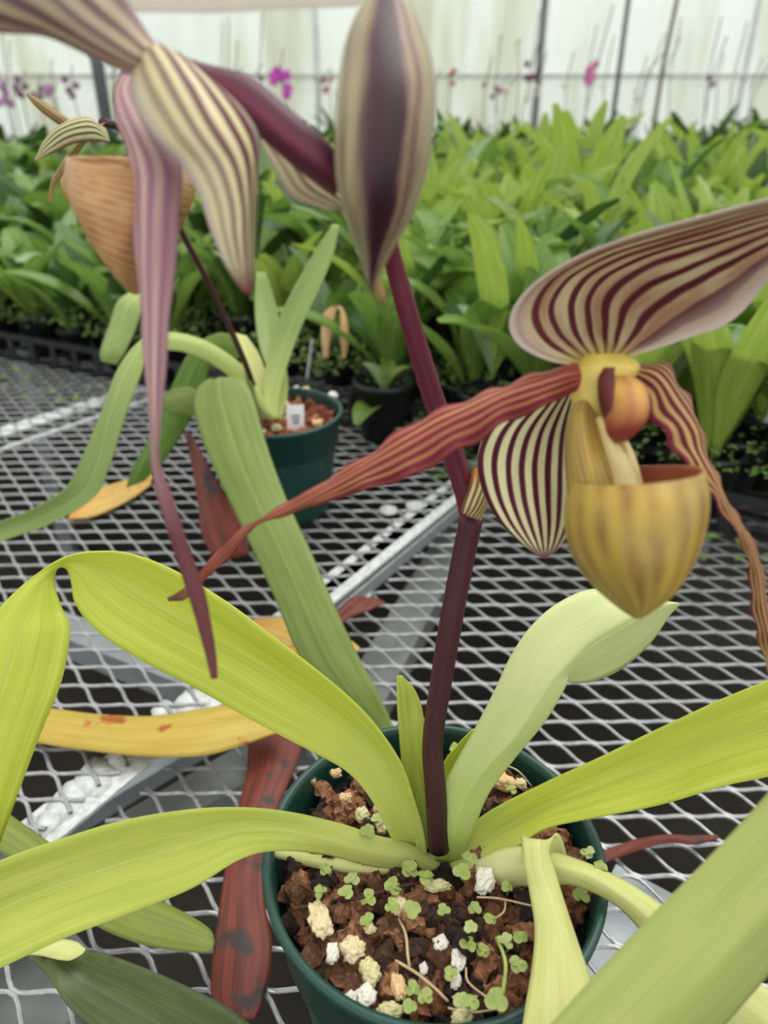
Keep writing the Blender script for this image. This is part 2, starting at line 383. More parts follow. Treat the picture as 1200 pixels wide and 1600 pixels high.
def bar(name, a, bb, wd, ht, mat, parent=None):
    a = Vector(a); bb = Vector(bb); d = bb-a; L = d.length; d.normalize()
    s = d.cross(Vector((0, 0, 1)));
    if s.length < .01: s = Vector((1, 0, 0))
    s.normalize(); up = s.cross(d).normalized(); vs, fs = [], []
    box_vf((a+bb)/2, d*(L/2), s*(wd/2), up*(ht/2), vs, fs)
    return link_mesh(name, vs, fs, mat, parent, smooth=False)
M['rail'] = plain('wall_rail', S(196, 198, 192), .6, .15, 10)
M['post'] = plain('grey_post', S(86, 92, 98), .5, .12, 12)
M['postb'] = plain('dark_post', S(84, 82, 84), .5, .12, 12)
struct(bar('trim_1', (-14, WY-.06, CAMZ+.29), (14, WY-.06, CAMZ+.29), .05, .05, M['rail']))
k = 2
for x in (-9.2, -6.4, -3.6, -.85, 2.0, 4.6, 7.6):
    struct(bar('trim_%d' % k, (x, WY-.04, 0), (x, WY-.04, 5), .06, .03, plain('pale_rib_%d' % k, S(206, 212, 208), .6, .1, 8))); k += 1
# hanging shade cloth above the far rows
mc, t, b, o_ = newmat('shade_cloth')
nz, tc = uv_noise(t, 3, 3); c = ramp(t, [(.3, S(222, 216, 210)), (.7, S(232, 228, 222))], nz).outputs[0]
t.links.new(c, b.inputs['Base Color']); b.inputs['Roughness'].default_value = .9; translucent_mix(t, b, o_, c, .75)
vs, fs = [], []
for i in range(25):
    x = -7.5 + 7.6*i/24
    for j in range(9):
        yy = 7.6+1.6*j/8; vs.append((x, yy, CAMZ + .80 + .008*math.sin(i*1.3) + .10*(i/24)**6 + .10*math.sin(j/8*PI)))
for i in range(24):
    for j in range(8): a = i*9+j; fs.append((a, a+9, a+10, a+1))
o = link_mesh('shade_cloth', vs, fs, mc); solid(o, .01)
tag(o, 'pale grey shade cloth stretched overhead at the top edge', 'shade cloth')
def pole(px, y0, y1, z, r, mat, label, name='support_post', dx=0):
    a = P(px, y0, z); Fd = a.y
    top = CAMZ + 2.2
    vs, fs, uvs = frame_tube([Vector((a.x, Fd, 0)), Vector((a.x, Fd, 1.5)), Vector((a.x+dx, Fd, top))], [r]*3, 12)
    return tag(link_mesh(name, vs, fs, mat, None, uvs), label, 'post')
pole(160, 150, 0, 3.3, .028, M['post'], 'dark grey steel post behind the striped flower at left')
pole(843, 90, 0, 6.2, .022, M['postb'], 'thin dark post reaching the frame top near the middle')
pole(970, 90, 0, 7.2, .024, M['post'], 'slender grey post between the dark post and the brown stake')
pole(1038, 90, 0, 7.0, .02, plain('brown_stake', S(120, 108, 92), .8, .2, 10), 'brownish stake leaning slightly, right of the slender grey post', 'stake', .12)

# ------------------------------------------------------------------ the bench: expanded metal, angle iron
th = math.radians(-26.5); U = Vector((math.cos(th), math.sin(th), 0)); V = Vector((-math.sin(th), math.cos(th), 0))
BD = Vector((math.cos(math.radians(56.5)), math.sin(math.radians(56.5)), 0))   # the joint between the sheets
B0 = Vector((-.2274, .3706, BT)); BN = Vector((BD.y, -BD.x, 0))                # BN points to the right-hand sheet
bench = empty('greenhouse_bench', (0, 1.0, 0))
tag(bench, 'long greenhouse bench topped with galvanised expanded metal mesh', 'bench')
LWD, SWD = .055, .028
def sheet(name, org, side, z):
    vs, fs = [], []
    for k in range(-75, 95):
        run = []
        for s in range(-340, 420):
            ph = (s/10.0 + (0.5 if k % 2 else 0)) % 1.0
            # trapezoid wave: bond, slope, bond, slope
            if ph < .14: wv, sl = 1, 0
            elif ph < .5: q = (ph-.14)/.36; wv = math.cos(q*PI)*.15 + (1-2*q)*.85; sl = -1
            elif ph < .64: wv, sl = -1, 0
            else: q = (ph-.64)/.36; wv = -(math.cos(q*PI)*.15 + (1-2*q)*.85); sl = 1
            p = org + U*(s*LWD/10) + V*(k*SWD/2 + wv*(SWD/4-.0011)); p.z = z
            ok = (p - B0).dot(BN)*side > .004 and p.y > .12 and p.y < 2.3 and abs(p.x) < 1.25 and abs(p.x) < .25+p.y*.75
            if ok: run.append((p, sl))
            if (not ok or s == 419) and run:
                if len(run) > 2:
                    b0 = len(vs)
                    for i, (p, sl) in enumerate(run):
                        T = (run[min(len(run)-1, i+1)][0] - run[max(0, i-1)][0]).normalized(); sd = Vector((-T.y, T.x, 0))
                        tl = .5*sl; a = sd*math.cos(tl)+Vector((0, 0, math.sin(tl))); h = Vector((0, 0, 1))*math.cos(tl)-sd*math.sin(tl)
                        for (e, g) in ((-1, -1), (1, -1), (1, .5), (.6, 1), (-.6, 1), (-1, .5)): vs.append(p + a*(.0015*e) + h*(.00095*g - .001))
                    for i in range(len(run)-1):
                        for j in range(6): fs.append((b0+i*6+j, b0+i*6+(j+1) % 6, b0+(i+1)*6+(j+1) % 6, b0+(i+1)*6+j))
                run = []
    return link_mesh(name, vs, fs, M['galv'], bench, smooth=False)
sheet('mesh_sheet', Vector((-.2769, .5029, 0)), -1, BT)
sheet('mesh_sheet', Vector((.2606, .5042, 0)) + V*.0, 1, BT-.02)
def bmbar(name, a, b_, wd, ht, mat): return bar(name, a, b_, wd, ht, mat, bench)
def al(t_, off, z): p = B0 + BD*t_ + BN*off; return Vector((p.x, p.y, BT+z))
# angle iron along the joint: flat flange under the left sheet, upright flange dropping to the right sheet
bmbar('angle_flange', al(.24, -.026, -.0045), al(1.0, -.026, -.0045), .030, .003, M['zinc_white'])
bmbar('angle_flange', al(-.45, -.012, -.0045), al(1.0, -.012, -.0045), .036, .003, M['zinc_white'])
bmbar('angle_web', al(.24, .004, -.0125), al(1.0, .004, -.0125), .003, .019, M['beam_grey'])
bmbar('joint_strip', al(.26, -.004, .0012), al(1.0, -.004, .0012), .013, .0016, M['zinc_white'])
# white zinc bloom patches on the right-hand sheet next to the joint
def patch(px, py, h, r, seed, name='zinc_patch'):
    c = G(px, py, h); vs, fs = [Vector((c.x, c.y, c.z+.0015))], []
    for j in range(18):
        a = 2*PI*j/18; rr = r*(1+.35*noise.noise(Vector((math.cos(a)*1.6, math.sin(a)*1.6, seed))))
        vs.append(Vector((c.x+rr*math.cos(a)*.8, c.y+rr*math.sin(a)*1.1, c.z)))
    for j in range(18): fs.append((0, 1+j, 1+(j+1) % 18))
    return solid(link_mesh(name, vs, fs, M['zinc_white'], bench), .001, 0)
for i, (x, y, r_) in enumerate([(570, 925, .012), (600, 890, .010), (628, 862, .012), (655, 835, .010), (670, 815, .009), (690, 800, .008), (590, 905, .006), (545, 945, .012), (712, 780, .008)]):
    patch(x, y, -.021, r_, i)
for i, (x, y, r_) in enumerate([(150, 1215, .020), (105, 1252, .017), (185, 1180, .012), (75, 1285, .013), (300, 1100, .018), (335, 1072, .013), (255, 1112, .012)]):
    patch(x, y, -.0035, r_, i+20)
# bolts with washers on the angle
def bolt(px, py):
    c = G(px, py, .001); vs, fs = [], []
    o = lathe('bolt', [(.0001, .0045), (.004, .0045), (.0045, .0015), (.011, .0015), (.0115, -.001)], M['zinc_white'], bench, 24, (c.x, c.y, c.z))
bolt(648, 790); bolt(607, 797)
# frame members under the sheets
def under(x0, y0, x1, y1, h, wd, ht, mat=None):
    a = G(x0, y0, h); b_ = G(x1, y1, h); bmbar('frame_rail', a, b_, wd, ht, mat or M['beam_lower'])
under(60, 975, 560, 1170, -.06, .035, .03, M['beam_grey'])
under(-60, 1480, 480, 1150, -.075, .040, .03)
under(-80, 1390, 360, 1130, -.13, .03, .02, M['beam_grey'])
under(560, 1120, 760, 760, -.07, .045, .03)
under(940, 1560, 1010, 1390, -.06, .05, .02, M['beam_grey'])
under(-60, 1640, 130, 1480, -.09, .09, .02)
bmbar('frame_rail', G(-120, 715, -.004), G(330, 572, -.004), .035, .004, M['zinc_white'])
bmbar('frame_rail', G(-120, 745, -.003), G(330, 592, -.003), .006, .006, M['zinc_white'])
for (x, y) in ((-.95, 1.9), (.95, 1.9), (-.75, .95), (.75, .75)):
    bmbar('bench_leg', (x, y, 0), (x, y, BT-.03), .04, .04, M['beam_lower'])

# ------------------------------------------------------------------ pots
def pot(cx, cy, zb, h, r, label):
    z = BT+zb
    prof = [(r*.60, 0), (r*.74, 0), (r*.76, .004), (r*.885, h*.66), (r*.90, h*.68), (r*.925, h*.685), (r*.955, h*.96), (r*1.0, h*.965), (r*1.005, h*.99), (r*.99, h), (r*.955, h*.998), (r*.945, h*.97), (r*.86, h*.6), (r*.72, .006), (.001, .005)]
    o = lathe('plant_pot', prof, M['pot'], None, 96, (0, 0, 0)); o.location = (cx, cy, z)
    # close underside
    tag(o, label, 'plant pot'); return o
PC = Vector((.0247, .243, 0)); PR = .085
pot(PC.x, PC.y, -.02, .153, PR, 'round dark green plastic pot in front, filled with bark and pumice')
P2 = Vector((-.133, .847, 0)); PR2 = .0825
pot(P2.x, P2.y, 0, .133, PR2, 'round dark green plastic pot farther back beside the metal rail')
def fill(cx, cy, z, r, label):
    vs, fs = [Vector((0, 0, .004))], []
    for i in range(1, 13):
        for j in range(48):
            a = 2*PI*j/48; rr = r*i/12
            vs.append(Vector((rr*math.cos(a), rr*math.sin(a), (.006*noise.noise(Vector((rr*80*math.cos(a), rr*80*math.sin(a), 3))) if i < 12 else 0))))
    for j in range(48): fs.append((0, 1+j, 1+(j+1) % 48))
    for i in range(11):
        for j in range(48): a = 1+i*48+j; b2 = 1+i*48+(j+1) % 48; fs.append((a, a+48, b2+48, b2))
    o = link_mesh('potting_mix', vs, fs, M['soil']); o.location = (cx, cy, z); solid(o, .01, -1)
    return tag(o, label, 'potting mix', kind='stuff')
SH = .116                                    # surface of the mix above the bench top
fill(PC.x, PC.y, BT+SH-.006, PR*.915, 'dark crumbly potting mix between the bark chips in the front pot')
fill(P2.x, P2.y, BT+SH-.004, PR2*.92, 'reddish brown potting mix in the farther green pot')
AVOID = []
# bark chips
def chipmesh(k):
    rnd = random.Random(k); vs, fs = [], []
    nx, ny, nz_ = 8, 4, 2; idx = {}
    L, W_, H = rnd.uniform(.0055, .0115), rnd.uniform(.003, .0058), rnd.uniform(.0022, .004)
    import itertools
    def vid(i, j, l):
        key = (i, j, l)
        if key not in idx:
            x, y, z = (i/nx*2-1), (j/ny*2-1), (l/nz_*2-1)
            tp = 1-.35*abs(x)**3; p = Vector((x*L, y*W_*tp, z*H*tp))
            p += Vector((noise.noise(p*260+Vector((k, 0, 0))), noise.noise(p*260+Vector((0, k, 5))), noise.noise(p*300+Vector((9, 0, k)))))*.0032 + Vector((noise.noise(p*900), noise.noise(p*900+Vector((5, 5, k))), noise.noise(p*800+Vector((k, 9, 0)))))*.0010
            idx[key] = len(vs); vs.append(p)
        return idx[key]
    for i in range(nx):
        for j in range(ny):
            for l in (0, nz_):
                q = (vid(i, j, l), vid(i+1, j, l), vid(i+1, j+1, l), vid(i, j+1, l)); fs.append(q if l else q[::-1])
    for i in range(nx):
        for l in range(nz_):
            for j in (0, ny):
                q = (vid(i, j, l), vid(i+1, j, l), vid(i+1, j, l+1), vid(i, j, l+1)); fs.append(q if j == 0 else q[::-1])
    for j in range(ny):
        for l in range(nz_):
            for i in (0, nx):
                q = (vid(i, j, l), vid(i, j+1, l), vid(i, j+1, l+1), vid(i, j, l+1)); fs.append(q if i else q[::-1])
    return vs, fs
chipmats = [plain('bark_%d' % i, c, .85, .55, 420, 0, .9) for i, c in enumerate([S(104, 70, 48), S(66, 44, 32), S(146, 102, 72), S(42, 29, 23), S(120, 76, 52)])]
redchips = [plain('redbark_%d' % i, c, .8, .35, 220, 0, .5) for i, c in enumerate([S(150, 84, 56), S(122, 66, 44), S(176, 112, 78)])]
def chipset(base, mats, nproto):
    out = []
    for k in range(nproto):
        vs, fs = chipmesh(base+k); me = bpy.data.meshes.new('bark_chip'); me.from_pydata([tuple(v) for v in vs], [], fs)
        me.polygons.foreach_set('use_smooth', [False]*len(me.polygons)); me.materials.append(mats[k % len(mats)]); out.append(me)
    return out
cs1 = chipset(10, chipmats, 15); cs2 = chipset(60, redchips, 6)
rnd = random.Random(3)
def scatter(cx, cy, r, z, cnt, meshes, label, group, excl, sc0=.75, sc1=1.2):
    pts = []; tries = 0
    while len(pts) < cnt and tries < 20000:
        tries += 1; a = rnd.uniform(0, 2*PI); q = r*math.sqrt(rnd.random()); x, y = q*math.cos(a), q*math.sin(a)
        mind = .0085 if tries < 9000 else .006
        if any((x-p[0])**2+(y-p[1])**2 < mind**2 for p in pts): continue
        if any((cx+x-e[0])**2+(cy+y-e[1])**2 < (e[2]*.9)**2 for e in AVOID): continue
        if excl and (cx+x-excl[0])**2+(cy+y-excl[1])**2 < excl[2]**2: continue
        pts.append((x, y))
    for x, y in pts:
        o = bpy.data.objects.new('bark_chip', meshes[rnd.randrange(len(meshes))]); C.objects.link(o)
        o.location = (cx+x, cy+y, z+rnd.uniform(-.005, .004)); o.rotation_euler = (rnd.gauss(0, .65), rnd.gauss(0, .6), rnd.uniform(0, 2*PI))
        s = rnd.uniform(sc0, sc1); o.scale = (s, s, s); tag(o, label, 'bark chip', group)
CROWN = P(684, 1345, .384)
# pumice
def rockmesh(k, lumps):
    vs, fs, nu, nv = [], [], 30, 20
    for i in range(nv+1):
        for j in range(nu):
            a = 2*PI*j/nu; b_ = PI*i/nv; d = Vector((math.sin(b_)*math.cos(a), math.sin(b_)*math.sin(a), math.cos(b_)))
            r_ = 1 + .34*noise.noise(d*1.5+Vector((k*3.1, 0, 0))) + .30*noise.noise(d*3.2+Vector((0, k*2.7, 0)))+.16*noise.noise(d*7+Vector((k, 0, 0)))+.08*noise.noise(d*13)
            vs.append(d*r_)
    for i in range(nv):
        for j in range(nu): fs.append((i*nu+j, (i+1)*nu+j, (i+1)*nu+(j+1) % nu, i*nu+(j+1) % nu))
    me = bpy.data.meshes.new('pumice_stone'); me.from_pydata([tuple(v) for v in vs], [], fs); me.polygons.foreach_set('use_smooth', [True]*len(me.polygons)); return me
pm = [plain('pumice_cream', S(232, 214, 172), .95, .18, 4.5, 0, .9), plain('pumice_white', S(240, 236, 224), .95, .12, 4.5, 0, .9), plain('pumice_mossy', S(214, 208, 156), .95, .25, 4.5, 0, .9), plain('pumice_tan', S(226, 194, 146), .95, .2, 4.5, 0, .9)]
rocks = []
for k in range(12):
    me = rockmesh(k, 0); me.materials.append(pm[k % 4]); rocks.append(me)
stones = [ # px, py, half width px, half length px, turn, mesh (mod 4 = colour), label
 (502,1438,17,29,.35,0,'large cream pumice stone, the largest one left of centre in the front pot'),
 (520,1489,10,17,-.1,1,'small white oval pumice stone just below the largest cream one'),
 (551,1483,19,20,.2,4,'lumpy cream pumice stone right of the small white oval one'),
 (578,1516,15,22,.4,2,'moss-tinged pumice stone below the lumpy cream one'),
 (572,1557,15,17,.2,5,'pitted white pumice stone touching the moss-tinged one from below'),
 (547,1561,14,11,.5,1,'white pumice stone half against the front rim of the front pot'),
 (623,1541,12,21,.3,3,'tan wedge-shaped pumice stone right of the moss-tinged one'),
 (609,1580,20,14,-.1,6,'mossy pumice stone near the front rim, below the tan wedge'),
 (683,1383,21,10,0,2,'flat mossy pumice stone just below the crown of the front orchid'),
 (758,1376,15,23,-.3,1,'upright speckled white pumice stone beside the pale leaf base'),
 (624,1416,14,15,.3,0,'cream pumice stone with a clover sprout growing over it'),
 (578,1452,10,7,0,4,'small cream pumice piece left of the centre of the front pot'),
 (689,1474,11,12,0,5,'small round white pumice stone near the middle of the front pot'),
 (716,1500,10,16,.2,9,'crumbled white pumice stone under the tall sprouts'),
 (712,1530,9,15,-.1,1,'small white pumice piece below the crumbled white one'),
 (722,1590,16,16,0,6,'mossy white pumice stone at the front rim, lower centre'),
 (662,1514,6,10,0,5,'tiny white pumice piece left of the sprouts'),
 (645,1352,7,7,0,0,'tiny cream pumice piece at the foot of the front orchid'),
 (785,1220,22,15,-.5,3,'cream pumice stone at the back right, behind the pale arching leaf'),
 (485,1218,8,8,0,2,'small pale green pumice stone at the back left edge of the mix'),
 (525,1208,9,8,.2,7,'tan pumice stone among the back left bark'),
 (566,1272,11,13,0,2,'smooth greenish pumice stone above the left-hand leaf'),
 (592,1262,9,10,0,3,'tan pumice stone beside the smooth greenish one'),
 (540,1247,10,9,0,7,'rusty pumice stone in the back left of the front pot'),
 (597,1292,10,12,.2,8,'pale pumice stone between the left-hand leaf and the crown'),
 (735,1285,9,8,0,6,'small mossy pumice stone right of the crown'),
 (815,1225,9,9,0,0,'small pale pumice stone at the back right rim')]
for i, (x, y, wd, ln, rt, k, lab) in enumerate(stones):
    c = G(x, y, SH+.010); z = (c-CAM).dot(FW); o = bpy.data.objects.new('pumice_stone', rocks[k]); C.objects.link(o)
    AVOID.append((c.x, c.y, wd/FPX*z)); o.location = c; o.scale = (wd/FPX*z, ln/FPX*z*.95, min(wd, ln)/FPX*z*.75); o.rotation_euler = (0, 0, rt); tag(o, lab, 'pumice stone', 'pumice stones in the front pot')
stones2 = [(461,612,9,'back left'),(476,614,10,'back centre'),(492,618,8,'behind the bark at the back right'),(443,633,9,'right beside the leaf bases'),(452,645,7,'right of the whitest one'),(432,668,8,'at the front left'),(496,662,8,'right of the white tag'),(450,655,7,'left of the white tag'),(520,618,7,'at the right rim'),(412,676,6,'against the front rim')]
for i, (x, y, r_, lab) in enumerate(stones2):
    c = G(x, y, SH+.007); z = (c-CAM).dot(FW); o = bpy.data.objects.new('pumice_stone', rocks[(i*5+1) % 12]); C.objects.link(o)
    q = r_/FPX*z; o.location = c; o.scale = (q, q, q*.8); tag(o, 'pale pumice stone in the farther green pot, '+lab, 'pumice stone', 'pumice stones in the farther pot')

scatter(PC.x, PC.y, PR*.84, BT+SH, 270, cs1, 'small brown bark chip in the front green pot', 'bark chips in the front pot', (CROWN.x, CROWN.y, .020))
scatter(P2.x, P2.y, PR2*.84, BT+SH, 120, cs2, 'small reddish bark chip in the farther green pot', 'bark chips in the farther pot', None, .8, 1.2)
# ------------------------------------------------------------------ front slipper orchid: leaves
orchid = empty('slipper_orchid', CROWN)
tag(orchid, 'lime-leaved slipper orchid in the front pot with three striped brown and cream flowers', 'orchid')
def L7(name, rows, mat, par=None, **kw): return ribbon(name, rows, mat, par if par is not None else orchid, **kw)
# long arching leaf at left
L7('leaf', [(668,1345,.384, 640,1350,.386, -.004), (662,1300,.376, 612,1310,.378, -.006), (648,1255,.366, 588,1262,.374, -.008), (625,1190,.358, 545,1208,.370, -.010),
  (575,1120,.352, 470,1166,.364, -.011), (505,1056,.348, 380,1118,.362, -.011), (430,998,.346, 295,1070,.360, -.010), (350,938,.346, 215,1028,.358, -.008), (275,893,.348, 150,985,.358, -.007),
  (205,866,.350, 119,945,.360, -.006), (150,862,.353, 112,910,.362, -.003), (108,868,.356, 104,889,.363, .000), (72,886,.357, 90,887,.362, .002), (35,915,.358, 85,912,.361, .003),
  (-5,955,.358, 97,950,.360, .004), (-45,1010,.358, 110,985,.358, .005), (-85,1090,.358, 96,1065,.358, .005), (-115,1180,.358, 66,1140,.360, .005), (-130,1270,.360, 32,1230,.364, .004), (-120,1370,.364, 0,1318,.370, .003), (-95,1460,.370, -40,1430,.374, 0)],
  M['lime'], crease=.6, nU=16, ripple=.0006, seed=1)
# low leaf running to the left edge
L7('leaf', [(690,1345,.386, 670,1366,.382, .002), (640,1318,.383, 640,1362,.378, .004), (590,1306,.378, 575,1352,.374, .004), (530,1286,.372, 505,1334,.370, .003), (460,1270,.365, 430,1330,.362, -.002), (380,1262,.360, 375,1343,.356, -.005),
  (290,1266,.355, 300,1388,.350, -.007), (190,1283,.350, 205,1427,.345, -.008), (90,1313,.346, 105,1464,.342, -.008), (0,1345,.342, 10,1508,.338, -.008), (-80,1385,.338, -70,1545,.335, -.006), (-160,1450,.335, -150,1540,.333, 0)],
  M['lime2'], crease=.5, nU=14, ripple=.0005, seed=3)
# stubby old stem under it
L7('leaf_sheath', [(425,1324,.378, 420,1336,.378, .003), (490,1335,.378, 485,1354,.376, .003), (555,1344,.377, 550,1366,.376, .004), (610,1350,.379, 600,1368,.377, .003)], M['palest'], crease=0)
# pale leaf arching up right and folding over
L7('leaf', [(680,1345,.384, 705,1348,.384, 722,1345,.384), (676,1290,.376, 712,1300,.370, 742,1290,.374), (686,1240,.368, 728,1250,.364, 764,1238,.368), (715,1185,.360, 762,1200,.356, 805,1183,.362),
  (745,1132,.354, 808,1150,.350, 850,1128,.357), (772,1080,.350, 845,1095,.347, 880,1078,.354), (798,1025,.349, 868,1060,.347, 888,1058,.357),
  (830,978,.351, 895,1032,.350, 890,1066,.374), (872,942,.357, 925,1003,.355, 925,1064,.388), (925,921,.366, 985,968,.363, 970,1045,.398), (985,930,.378, 1025,950,.380, 1015,1005,.402), (1030,938,.390, 1045,945,.392, 1045,962,.404), (1060,943,.402, 1060,943,.402, 1061,944,.402)],
  M['pale'], crease=.8, nU=16)
# short upright centre leaf
L7('leaf', [(652,1330,.384, 690,1330,.380, -.003), (640,1270,.378, 686,1262,.374, -.004), (630,1210,.372, 676,1212,.370, -.004), (624,1150,.367, 664,1160,.367, -.003), (621,1100,.364, 660,1112,.366, -.003), (620,1070,.363, 648,1078,.365, -.001), (620,1056,.363, 628,1055,.364, 0)],
  M['lime2'], crease=.6)
L7('leaf', [(682,1300,.388, 706,1300,.386, 0), (686,1245,.384, 712,1240,.382, -.002), (690,1200,.380, 728,1190,.379, -.002), (714,1165,.378, 740,1155,.378, 0), (738,1140,.376, 745,1138,.376, 0)], M['lime'], crease=.5)
# broad leaf running to the right edge
L7('leaf', [(700,1345,.384, 712,1368,.380, 0), (722,1305,.384, 745,1366,.376, -.004), (765,1268,.382, 795,1334,.374, -.007), (850,1224,.376, 850,1296,.370, -.007), (945,1180,.370, 930,1278,.366, -.007), (1040,1134,.362, 1030,1258,.360, -.008), (1130,1092,.354, 1130,1228,.352, -.008), (1215,1058,.346, 1225,1206,.345, -.008), (1310,1025,.338, 1320,1160,.338, -.005), (1400,1040,.332, 1405,1090,.332, 0)],
  M['lime'], crease=.6, nU=16, ripple=.0007, seed=8)
# bleached leaf drooping over the right rim
L7('leaf', [(735,1350,.380, 740,1385,.378, .006), (790,1325,.374, 790,1390,.370, .009), (850,1328,.362, 850,1382,.355, .008), (920,1350,.350, 900,1384,.346, .007), (985,1382,.344, 960,1412,.343, .006), (1040,1420,.344, 1000,1452,.344, .006), (1100,1468,.350, 1035,1505,.352, .006), (1165,1520,.358, 1085,1565,.360, .006), (1230,1570,.364, 1140,1620,.368, .006), (1300,1650,.37, 1230,1690,.37, 0)], M['palest'], crease=.1)
# folded leaf hanging down over the front rim
L7('leaf', [(835,1380,.374, 880,1380,.374, 0), (818,1335,.366, 886,1345,.366, .003), (814,1306,.356, 872,1302,.358, .005), (817,1318,.346, 858,1330,.347, .004), (820,1352,.341, 868,1366,.341, .003), (828,1395,.336, 880,1405,.336, .005), (836,1450,.322, 898,1460,.322, .006), (832,1510,.306, 918,1518,.306, .006), (822,1570,.292, 938,1580,.292, .006), (812,1640,.280, 955,1650,.280, .004)], M['palest'], crease=.2, nU=14)

# ------------------------------------------------------------------ front orchid: stalk and flowers
stalk = tube('flower_stalk', [(P(686,1325,.380), .0055), (P(681,1240,.366), .0053), (P(676,1160,.358), .0051), (P(690,1060,.347), .0052), (P(705,970,.337), .0053), (P(722,880,.329), .0052), (P(737,806,.322), .0052)], M['stem'], orchid, n=18)
tube('flower_stalk', [(P(736,812,.323), .0048), (P(727,770,.320), .0047), (P(705,700,.315), .0046), (P(680,630,.309), .0045), (P(655,550,.301), .0043), (P(632,470,.292), .0041), (P(614,405,.284), .0036), (P(600,350,.272), .003), (P(560,300,.250), .0028)], M['stem2'], orchid, n=18)
L7('bract', [(722,800,.316, 750,812,.316, .002), (724,790,.314, 760,790,.316, .006), (732,765,.314, 768,770,.318, .007), (738,740,.316, 766,745,.322, .004), (742,732,.318, 752,732,.322, 0)], M['bract'], crease=0)

def flower(name='flower', rows=None, mat=None, label=None):
    o = loft(name, rows, mat, orchid, n=16, cap0=True)
    if label: o['label'] = label
    return o
# right flower
fr = flower(rows=[(915,553,975,552,.262,.005), (897,575,1000,572,.262,.008), (892,605,985,600,.263,.008), (896,640,955,640,.264,.007), (915,690,950,690,.264,.004)], mat=M['column'], label='right-hand flower with the yellow pouch facing forward')
L7('dorsal_sepal', [(928,568,.262, 942,572,.264, 956,566,.262), (868,566,.258, 935,545,.272, 1000,552,.260), (812,540,.252, 925,510,.284, 1050,536,.258), (797,500,.248, 925,470,.290, 1092,522,.256), (828,450,.244, 950,435,.290, 1128,510,.254),
  (900,403,.240, 1000,408,.286, 1160,486,.252), (990,368,.236, 1060,388,.276, 1185,455,.248), (1090,340,.232, 1125,368,.262, 1212,425,.242), (1180,316,.228, 1195,346,.248, 1245,395,.236), (1270,296,.224, 1280,325,.236, 1300,350,.228), (1370,285,.22, 1370,290,.22, 1370,295,.22)],
  M['dorsal_r'], fr, crease=.1, nU=24, nS=8, thick=.0006)
L7('synsepal', [(880,600,.285, 905,602,.285, 0), (815,630,.288, 905,640,.288, .004), (768,665,.290, 905,680,.290, .006), (747,710,.290, 905,730,.290, .007), (752,760,.288, 902,780,.288, .007), (775,808,.285, 893,820,.285, .006), (810,845,.282, 875,852,.282, .004), (848,873,.280, 853,873,.280, 0)], M['syn_r'], fr, crease=.1, nU=20, thick=.0006)
L7('petal', [(935,580,.262, 935,602,.262, 0), (890,572,.262, 895,612,.260, .004), (840,582,.260, 850,636,.257, .005), (790,602,.258, 790,660,.254, .006), (745,618,.256, 745,690,.252, .006), (695,638,.256, 700,712,.252, .005), (640,664,.257, 650,742,.254, .005), (580,706,.259, 590,760,.257, .004), (510,750,.262, 530,778,.261, .003), (440,790,.266, 460,800,.266, .002), (385,822,.270, 400,822,.270, .001), (345,856,.276, 362,868,.276, .001), (312,892,.284, 328,898,.284, .001), (285,921,.290, 292,935,.290, .0005), (262,934,.294, 264,939,.294, 0)],
  M['petal_r'], fr, crease=.2, nU=12, thick=.0006, ruffle=.0022, rfreq=11, seed=1)
L7('petal', [(975,585,.262, 985,565,.262, 0), (1000,612,.258, 1040,572,.262, .004), (1018,655,.254, 1070,615,.262, .005), (1045,690,.252, 1088,655,.262, .005), (1058,715,.252, 1100,700,.262, .004), (1090,752,.252, 1112,732,.258, .003), (1120,790,.252, 1132,778,.255, .002), (1140,818,.253, 1152,808,.255, .001), (1160,852,.256, 1172,838,.256, .001), (1170,892,.260, 1189,880,.260, .002), (1173,940,.264, 1198,935,.264, .003), (1182,990,.268, 1210,985,.268, .003), (1196,1035,.272, 1214,1030,.272, .001), (1208,1070,.275, 1212,1070,.275, 0)],
  M['petal_rr'], fr, crease=.2, nU=12, thick=.0006, ruffle=.0016, rfreq=10, seed=4)
# pouch: open shell
loft('pouch', [(900,754,1087,728,.246,.028), (890,790,1091,772,.245,.031), (889,835,1086,825,.244,.030), (904,880,1068,882,.243,.026), (932,918,1042,928,.243,.019), (966,948,1016,954,.243,.010), (990,966,1000,968,.243,.001)], M['pouch_r'], fr, n=40, thick=.0014, tilt=7, inner=M['pouch_in'])
L7('pouch_lip', [(905,620,.262, 925,625,.262, .002), (888,660,.260, 935,665,.256, .006), (884,700,.257, 945,705,.253, .008), (886,750,.254, 958,745,.250, .008), (890,800,.250, 965,800,.250, .006)], M['pouch_r'], fr, crease=0)
L7('pouch_lip', [(930,655,.256, 942,655,.256, .002), (940,690,.253, 962,690,.253, .003), (950,730,.251, 985,725,.251, .004), (955,765,.250, 1000,760,.250, .004)], M['cream'], fr, crease=0)
L7('pouch_lip', [(968,690,.258, 980,690,.258, .001), (972,720,.257, 992,716,.257, .002), (978,765,.257, 1004,758,.257, .002)], M['cream'], fr, crease=0)
loft('staminode', [(962,588,982,586,.250,.003), (948,602,1003,600,.247,.008), (950,630,1011,628,.244,.010), (948,660,1007,656,.244,.010), (952,680,992,677,.246,.007), (962,692,978,690,.248,.003)], M['staminode'], fr, n=24, cap0=True)
loft('staminode_fringe', [(944,574,960,574,.248,.003), (936,592,958,590,.247,.005), (937,618,958,616,.246,.006), (943,645,956,644,.246,.005), (948,660,954,660,.247,.002)], M['maroon'], fr, n=16, cap0=True)
